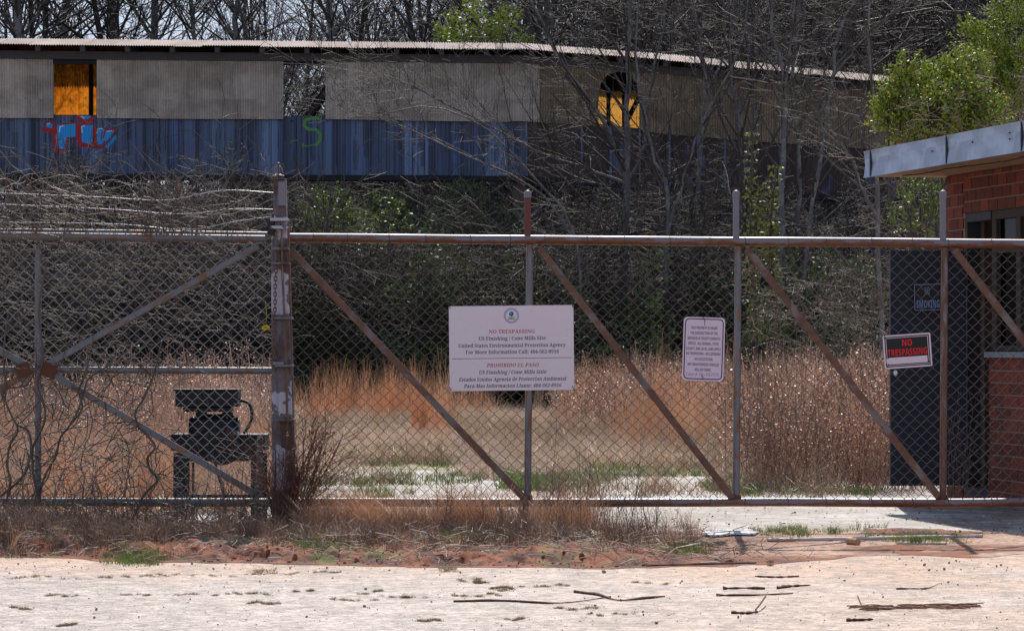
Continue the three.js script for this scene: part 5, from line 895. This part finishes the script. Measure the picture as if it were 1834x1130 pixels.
// verge straw
scatter('verge_grass', 'matted dry tan grass along the verge under the gate', 'dry grass', shortT.concat(shortT, midT), M.mauve, 7600, 1101, rg => { const px = -60 + rg() * 1380, D = 19.65 + rg() * 3.1 - (rg() < 0.15 ? 0.5 : 0), x = atPx(px, D); if (px > 860 && rg() < (px - 860) / 430) return null; if (vnoise(x * 2.2 + 60, D * 2.2, 4096, 51) < 0.33) return null; return { x, y: bankY(x, D) - 0.01, z: -D, s: 0.3 + rg() * rg() * 0.65, c: rg() < 0.3 ? tint(rg, [1.5, 1.5, 1.4], [1.9, 1.7, 1.5]) : tint(rg, [0.75, 0.62, 0.52], [0.42, 0.28, 0.2]), tx: (rg() - 0.5) * 1.3, tz: (rg() - 0.5) * 1.3 }; });
scatter('standing_straw', 'thin orange straw standing behind the gate foot', 'straw', midT, M.orangeGrass, 480, 1102, rg => { const px = 540 + rg() * 520, D = 21.4 + rg() * 0.9, x = atPx(px, D); return vnoise(x * 3 + 60, D, 4096, 52) < 0.4 ? null : { x, y: 0, z: -D, s: 0.6 + rg() * 0.7, c: tint(rg, [1, 1, 1], [0.8, 0.7, 0.6]) }; });
// green grass patches
scatter('green_grass', 'short fresh green grass in patches along the verge and field', 'grass', greenT, M.greenGrass, 3600, 1103, rg => { const q = rg(); if (q < 0.16) { const c = [[845, 975, 40], [805, 985, 26], [1220, 990, 50], [560, 995, 60], [240, 1006, 60], [1440, 955, 130], [1650, 968, 90]][Math.floor(rg() * 7)], p = PG(c[0] + (rg() + rg() - 1) * c[2] * 1.2, c[1] + (rg() + rg() - 1) * 11); return { x: p.x, y: bankY(p.x, -p.z) - 0.005, z: p.z, s: 0.25 + rg() * 0.55, c: tint(rg, [1, 1, 1], [1.8, 1.3, 1.2]) }; } const nr = rg() < 0.3, D = nr ? 27 + rg() * 5 : 27 + rg() * 24, x = atPx(nr ? 900 + rg() * 460 : 450 + rg() * 1150, D); return vnoise(x * 0.7 + 80, D * 0.45, 4096, 53) < (nr ? 0.36 : 0.52) ? null : { x, y: 0, z: -D, s: 0.7 + rg() * 0.7, c: tint(rg, [1, 1, 1], [1.7, 1.3, 1.2]) }; });
// field: low straw
scatter('field_grass', 'low dry grass covering the field behind the gate', 'field grass', shortT.concat(midT), M.straw, 15000, 1104, rg => { const D = 27 + Math.pow(rg(), 0.7) * 34, x = atPx(-80 + rg() * 1800, D); const open = smooth(40, 27, D); if (vnoise(x * 0.8 + 20, D * 0.5, 4096, 54) < 0.36 + open * 0.2) return null; return { x, y: 0, z: -D, s: 0.6 + rg() * 0.8, c: (() => { const w = smooth(0.35, 0.65, vnoise(x * 0.75 + 5, D * 0.4, 4096, 58)), k = 0.75 + rg() * 0.5; return scl(mixc([1.22, 1.14, 1.05], [0.74, 0.64, 0.5], w), k); })() }; });
// orange broomsedge
scatter('broomsedge', 'tall orange broomsedge in clumps across the field edge and behind the left bay', 'tall grass', tallT, M.orangeGrass, 2250, 1105, rg => {
  if (rg() < 0.05) { const c = [[575, 52], [640, 59], [690, 56], [722, 57], [775, 44], [1030, 54], [1090, 55], [1150, 42], [1185, 50], [1245, 46], [700, 58], [610, 55]][Math.floor(rg() * 12)], D = c[1] + (rg() + rg() - 1) * 0.6; return { x: atPx(c[0], D) + (rg() + rg() - 1) * 0.35, y: 0, z: -D, s: 0.4 + rg() * 0.4, sy: 0.6 + rg() * 0.7, c: tint(rg, [1, 0.86, 0.72], [0.95, 0.72, 0.55]) }; }
  const q = rg(); let px, D;
  if (q < 0.45) { px = -80 + rg() * 560; D = 24.5 + rg() * 22; if (rg() < 0.35) D = 40 + rg() * 16; }
  else if (q < 0.85) { px = 480 + rg() * 1150; D = 54 + rg() * 9; const x = atPx(px, D); if (vnoise(x * 1.9 + 70, D * 0.7, 4096, 55) < (px < 1000 ? 0.66 : 0.6)) return null; }
  else { px = 1080 + rg() * 560; D = 36 + rg() * 22; const x = atPx(px, D); if (vnoise(x * 1.4 + 30, D * 0.6, 4096, 56) < 0.55) return null; }
  const x = atPx(px, D); return { x, y: 0, z: -D, s: (0.45 + rg() * 0.6), sy: (0.35 + rg() * rg() * 1.0) * (q < 0.45 ? 0.75 : 1.3), c: rg() < 0.4 ? tint(rg, [0.85, 0.95, 1.05], [0.6, 0.68, 0.75]) : tint(rg, [1, 1, 1], [1.0, 0.78, 0.62]) };
});
// glittering seed heads at the right
scatter('seed_weeds', 'mass of pale seed-headed weeds glittering left of the guard house', 'weeds', seedT, M.seed, 2300, 1106, rg => { const q = rg(); let px = 1330 + Math.pow(rg(), 0.7) * 330, D = 28.5 + rg() * 20; if (q < 0.25) { px = 1000 + rg() * 600; D = 46 + rg() * 14; } else if (q < 0.5) { px = -50 + rg() * 540; D = 34 + rg() * 22; } const x = atPx(px, D); if (vnoise(x * 1.1 + 15, D * 0.8, 4096, 57) < 0.42) return null; return { x, y: 0, z: -D, s: 0.45 + rg() * 0.65, tx: (rg() - 0.5) * 0.9, tz: (rg() - 0.5) * 0.9, c: rg() < 0.6 ? tint(rg, [1, 0.9, 0.85], [0.85, 0.68, 0.58]) : tint(rg, [0.5, 0.34, 0.24], [0.32, 0.2, 0.14]) }; });
// weeds along the cracks of the road
{
  const segs = [[220, 290, 1067], [305, 368, 1067], [380, 422, 1067], [448, 480, 1066], [530, 565, 1063], [20, 45, 1091], [450, 492, 1081], [90, 130, 1069], [110, 132, 1121], [0, 90, 1036], [110, 280, 1036], [290, 470, 1031], [520, 600, 1029], [600, 680, 1076], [690, 756, 1072], [806, 890, 1068], [886, 918, 1056], [650, 678, 1063], [830, 868, 1043], [1004, 1060, 1092], [1060, 1130, 1102], [758, 788, 1113], [915, 936, 1111], [1140, 1200, 1048], [940, 1010, 1052]];
  const tufty = [[900, 1057, 34], [855, 1042, 18], [800, 1022, 40], [1380, 1012, 10], [470, 1026, 60]];
  scatter('crack_weeds', 'low brown weeds growing along the cracks of the road', 'weeds', greenT, M.mauve, 2100, 1107, rg => { let p; if (rg() < 0.86) { const s = segs[Math.floor(rg() * segs.length)]; const px = lerp(s[0] - 8, s[1] + 8, rg()), w = (vnoise(px * 0.05, s[2], 4096, 81) - 0.5) * 7; if (vnoise(px * 0.13, s[2], 4096, 82) < 0.36) return null; p = PG(px, s[2] + w + (rg() - 0.5) * 2.4); } else { const c = tufty[Math.floor(rg() * tufty.length)]; p = PG(c[0] + (rg() + rg() - 1) * c[2] * 0.5, c[1] + (rg() - 0.5) * 9); } return { x: p.x, y: 0.003, z: p.z, s: 0.12 + rg() * 0.16, sy: 0.06 + rg() * rg() * 0.26, c: tint(rg, [0.7, 0.5, 0.3], [0.7, 0.7, 0.3]) }; });
}

// ---------------------------------------------------------------- sticks and litter on the road
function stick(label, pts, r, extra) { const mb = new MB(), q = pts.map(([x, y], k) => PG(x + Math.sin(k * 5 + x) * 3, y + Math.sin(k * 3.3 + x) * 1.2, 0.006 + r * 0.6)); mb.tube(new THREE.CatmullRomCurve3(q).getPoints(16), range(0, 1, 16).map(t => r * (1.1 - 0.5 * t) * (0.45 + 1.1 * vnoise(t * 9 + pts[0][0], 1, 4096, 61))), 6, true, 0.6); for (const e of extra || []) mb.tube(e.map(([x, y, h = 0]) => PG(x, y, 0.006 + r * 0.5).add(V(0, h, 0))), r * 0.6, 5); tag(mb.build('stick', M.stick), label, 'stick', 'sticks lying on the road'); }
stick('long bent stick lying in the middle of the road', [[1030, 1060], [1075, 1066], [1112, 1075], [1150, 1072], [1188, 1067]], 0.008);
stick('long thin straight stick left of the bent one on the road', [[815, 1078], [900, 1077], [1000, 1079], [1094, 1070]], 0.006);
stick('short thick piece of bark left of the right-hand sticks', [[1299, 1055], [1330, 1052], [1372, 1053]], 0.009);
stick('thick short stick just right of the piece of bark', [[1391, 1052], [1420, 1050], [1450, 1049]], 0.0085);
stick('thin stick in front of the two thick pieces of bark', [[1286, 1067], [1350, 1065], [1418, 1064]], 0.006);
stick('forked twig with an upturned end nearest the camera', [[1308, 1096], [1335, 1098], [1356, 1096]], 0.008, [[[1354, 1096, 0.01], [1364, 1090, 0.03], [1372, 1082, 0.04]]]);
stick('curved thin twig on the right side of the road', [[1605, 1054], [1632, 1053], [1655, 1054], [1685, 1046]], 0.005);
stick('thin pale-ended stick on the pink part of the road behind the bark', [[1355, 1033], [1392, 1033], [1432, 1032]], 0.006);
stick('dark stick along the edge of the verge in front of the white scrap', [[1150, 1013], [1240, 1012], [1358, 1007]], 0.010);
stick('short stick in the right foreground by the brown debris', [[1515, 1110], [1540, 1111], [1562, 1110]], 0.008);
{ const rg = rngOf(1201), mb = new MB(); for (let k = 0; k < 80; k++) { const u = rg(), p = PG(1516 + u * 215, 1089 - u * 5 + (rg() - 0.5) * 8, 0.006 + rg() * 0.02), a = (rg() - 0.5) * 0.9; mb.tube([p, p.clone().add(V(Math.cos(a) * 0.05, (rg() - 0.4) * 0.012, Math.sin(a) * 0.05)), p.clone().add(V(Math.cos(a) * 0.1, 0, Math.sin(a) * 0.13))], 0.003, 4); } mb.tube([PG(1545, 1086, 0.01), PG(1540, 1076, 0.03), PG(1537, 1068, 0.05)], 0.004, 5); tag(mb.build('debris_heap', S([0.17, 0.08, 0.045], 0.85)), 'low line of brown pine straw and twigs in the right foreground of the road', 'debris', null, 'stuff'); }
{ const rg = rngOf(1205), mb = new MB(), g = new THREE.IcosahedronGeometry(1, 0); for (let k = 0; k < 420; k++) { const p = rg() < 0.6 ? PG(rg() * 1834, 985 + rg() * 40) : PG(rg() * 1834, 1010 + rg() * 115), s = 0.0025 + rg() * rg() * rg() * 0.012; mb.geo(g, new THREE.Matrix4().makeRotationFromEuler(new THREE.Euler(rg() * 6, rg() * 6, 0)).scale(V(s * 1.3, s * 0.8, s)).setPosition(p.x, Math.max(0.005, bankY(p.x, -p.z)) + s * 0.3, p.z)); } tag(mb.build('gravel', S([0.34, 0.24, 0.19], 0.9)), 'loose small stones scattered over the road and verge', 'gravel', null, 'stuff'); }
{ const rg = rngOf(1208), mb = new MB(), g = new THREE.IcosahedronGeometry(1, 1); for (let k = 0; k < 320; k++) { const x = lerp(-4, 1.5, rg()), D = roadEdge(x) + rg() * rg() * 0.9 - 0.03, s = 0.003 + rg() * rg() * rg() * (x < -3 ? 0.05 : 0.024); mb.geo(g, new THREE.Matrix4().makeRotationFromEuler(new THREE.Euler(rg() * 6, rg() * 6, 0)).scale(V(s * (1 + rg()), s * 0.8, s)).setPosition(x, bankY(x, D) + s * 0.25, -D)); } tag(mb.build('clay_clods', S([1, 1, 1], 0.95, 0, { map: tex(256, 256, (u, v) => scl([0.27, 0.085, 0.04], 0.5 + fbm(u, v, 8, 4, 1209)), { rx: 3, ry: 3 }) })), 'crumbled red clay clods along the edge of the verge', 'clay', null, 'stuff'); }
{ const g = stuffGroup('road_litter', 'specks of leaf litter and grit scattered over the road and pavement', 'litter'), fl = new MB().quad(V(-1, 0.15, -0.5), V(1, 0, -0.6), V(0.8, 0.25, 0.5), V(-0.9, 0, 0.6)).geometry(), rg = rngOf(1221), L = []; for (let k = 0; k < 5200; k++) { const p = PG(-40 + rg() * 1910, 1008 + Math.pow(rg(), 1.2) * 125), t = rg(); L.push({ x: p.x, y: 0.006, z: p.z, s: 0.0018 + rg() * rg() * rg() * 0.008, turn: rg() * 6.28, tx: (rg() - 0.5) * 0.8, tz: (rg() - 0.5) * 0.8, c: t < 0.5 ? tint(rg, [0.10, 0.06, 0.04], [0.22, 0.12, 0.07]) : tint(rg, [0.5, 0.45, 0.42], [0.7, 0.6, 0.55]) }); } for (let k = 0; k < 2600; k++) { const p = PG(540 + rg() * 1400, 902 + rg() * 60), t = rg(); L.push({ x: p.x, y: 0.014, z: p.z, s: 0.003 + rg() * rg() * 0.016, turn: rg() * 6.28, tx: (rg() - 0.5) * 0.9, tz: (rg() - 0.5) * 0.9, c: t < 0.6 ? tint(rg, [0.10, 0.06, 0.04], [0.22, 0.14, 0.09]) : tint(rg, [0.45, 0.4, 0.36], [0.6, 0.5, 0.42]) }); } inst('litter_flakes', fl, S([1, 1, 1], 0.7, 0, { side: THREE.DoubleSide }), L, g); }
{ const g = stuffGroup('straw_litter', 'fallen straw and stems lying over the clay verge', 'straw'), st = new MB().tube([V(0, 0, 0), V(0.08, 0.012, 0.01), V(0.16, 0, -0.01)], 0.0024, 3, false).geometry(), rg = rngOf(1231), L = []; for (let k = 0; k < 2300; k++) { const x = lerp(-4.2, 2.0, rg()), D = roadEdge(x) - 0.15 + Math.pow(rg(), 0.8) * 2.6; if (x > 1 && rg() < (x - 1)) continue; L.push({ x, y: bankY(x, D) + 0.004 + rg() * 0.02, z: -D, s: 0.4 + rg() * 0.9, turn: rg() * 6.28, tx: (rg() - 0.5) * 0.9, tz: (rg() - 0.5) * 0.9, c: rg() < 0.45 ? tint(rg, [0.48, 0.35, 0.24], [0.36, 0.24, 0.16]) : tint(rg, [0.2, 0.12, 0.08], [0.12, 0.08, 0.06]) }); } inst('straws', st, S([1, 1, 1], 0.6), L, g); }
// white scrap, log stub, pale rod
{ const p = PG(1310, 961), rg = rngOf(1211), s = new THREE.Shape(); const q = [[1256, 963], [1268, 957], [1290, 955.5], [1318, 956.5], [1345, 955.5], [1362, 960], [1350, 963], [1318, 962], [1290, 965], [1272, 965]].map(([x, y]) => PG(x, y)); q.forEach((v, k) => k ? s.lineTo(v.x, v.z) : s.moveTo(v.x, v.z)); const t = tex(256, 64, (u, v) => { const n = fbm2(u, v, 14, 5, 3, 1212); return n > 0.56 ? [0.03, 0.03, 0.04] : [0.75, 0.73, 0.75]; }, { rx: 2.4, ry: 4 }); const o = new MB().geo(new THREE.ExtrudeGeometry(s, { depth: 0.012, bevelEnabled: false }), new THREE.Matrix4().makeRotationX(Math.PI / 2).setPosition(0, 0.03, 0)).build('plastic_scrap', S([1, 1, 1], 0.5, 0, { map: t })); tag(o, 'flattened white plastic scrap with black blotches lying below the second upright', 'scrap'); }
{ const o = new MB().tube([PG(1522, 970, 0.03).add(V(0, 0, -0.06)), PG(1537, 971, 0.03)], 0.024, 12).build('log_stub', S([0.42, 0.2, 0.11], 0.8)); tag(o, 'short round log stub lying on the sand right of the white scrap', 'log'); }
{ const o = new MB().tube([PG(1375, 967, 0.02), PG(1520, 965, 0.025), PG(1690, 961, 0.03), PG(1760, 960, 0.02)], 0.012, 8).build('pale_rod', S([0.5, 0.43, 0.4], 0.6)); tag(o, 'long pale rod lying on the ground below the right end of the gate', 'rod'); }

renderer.render(scene, camera);
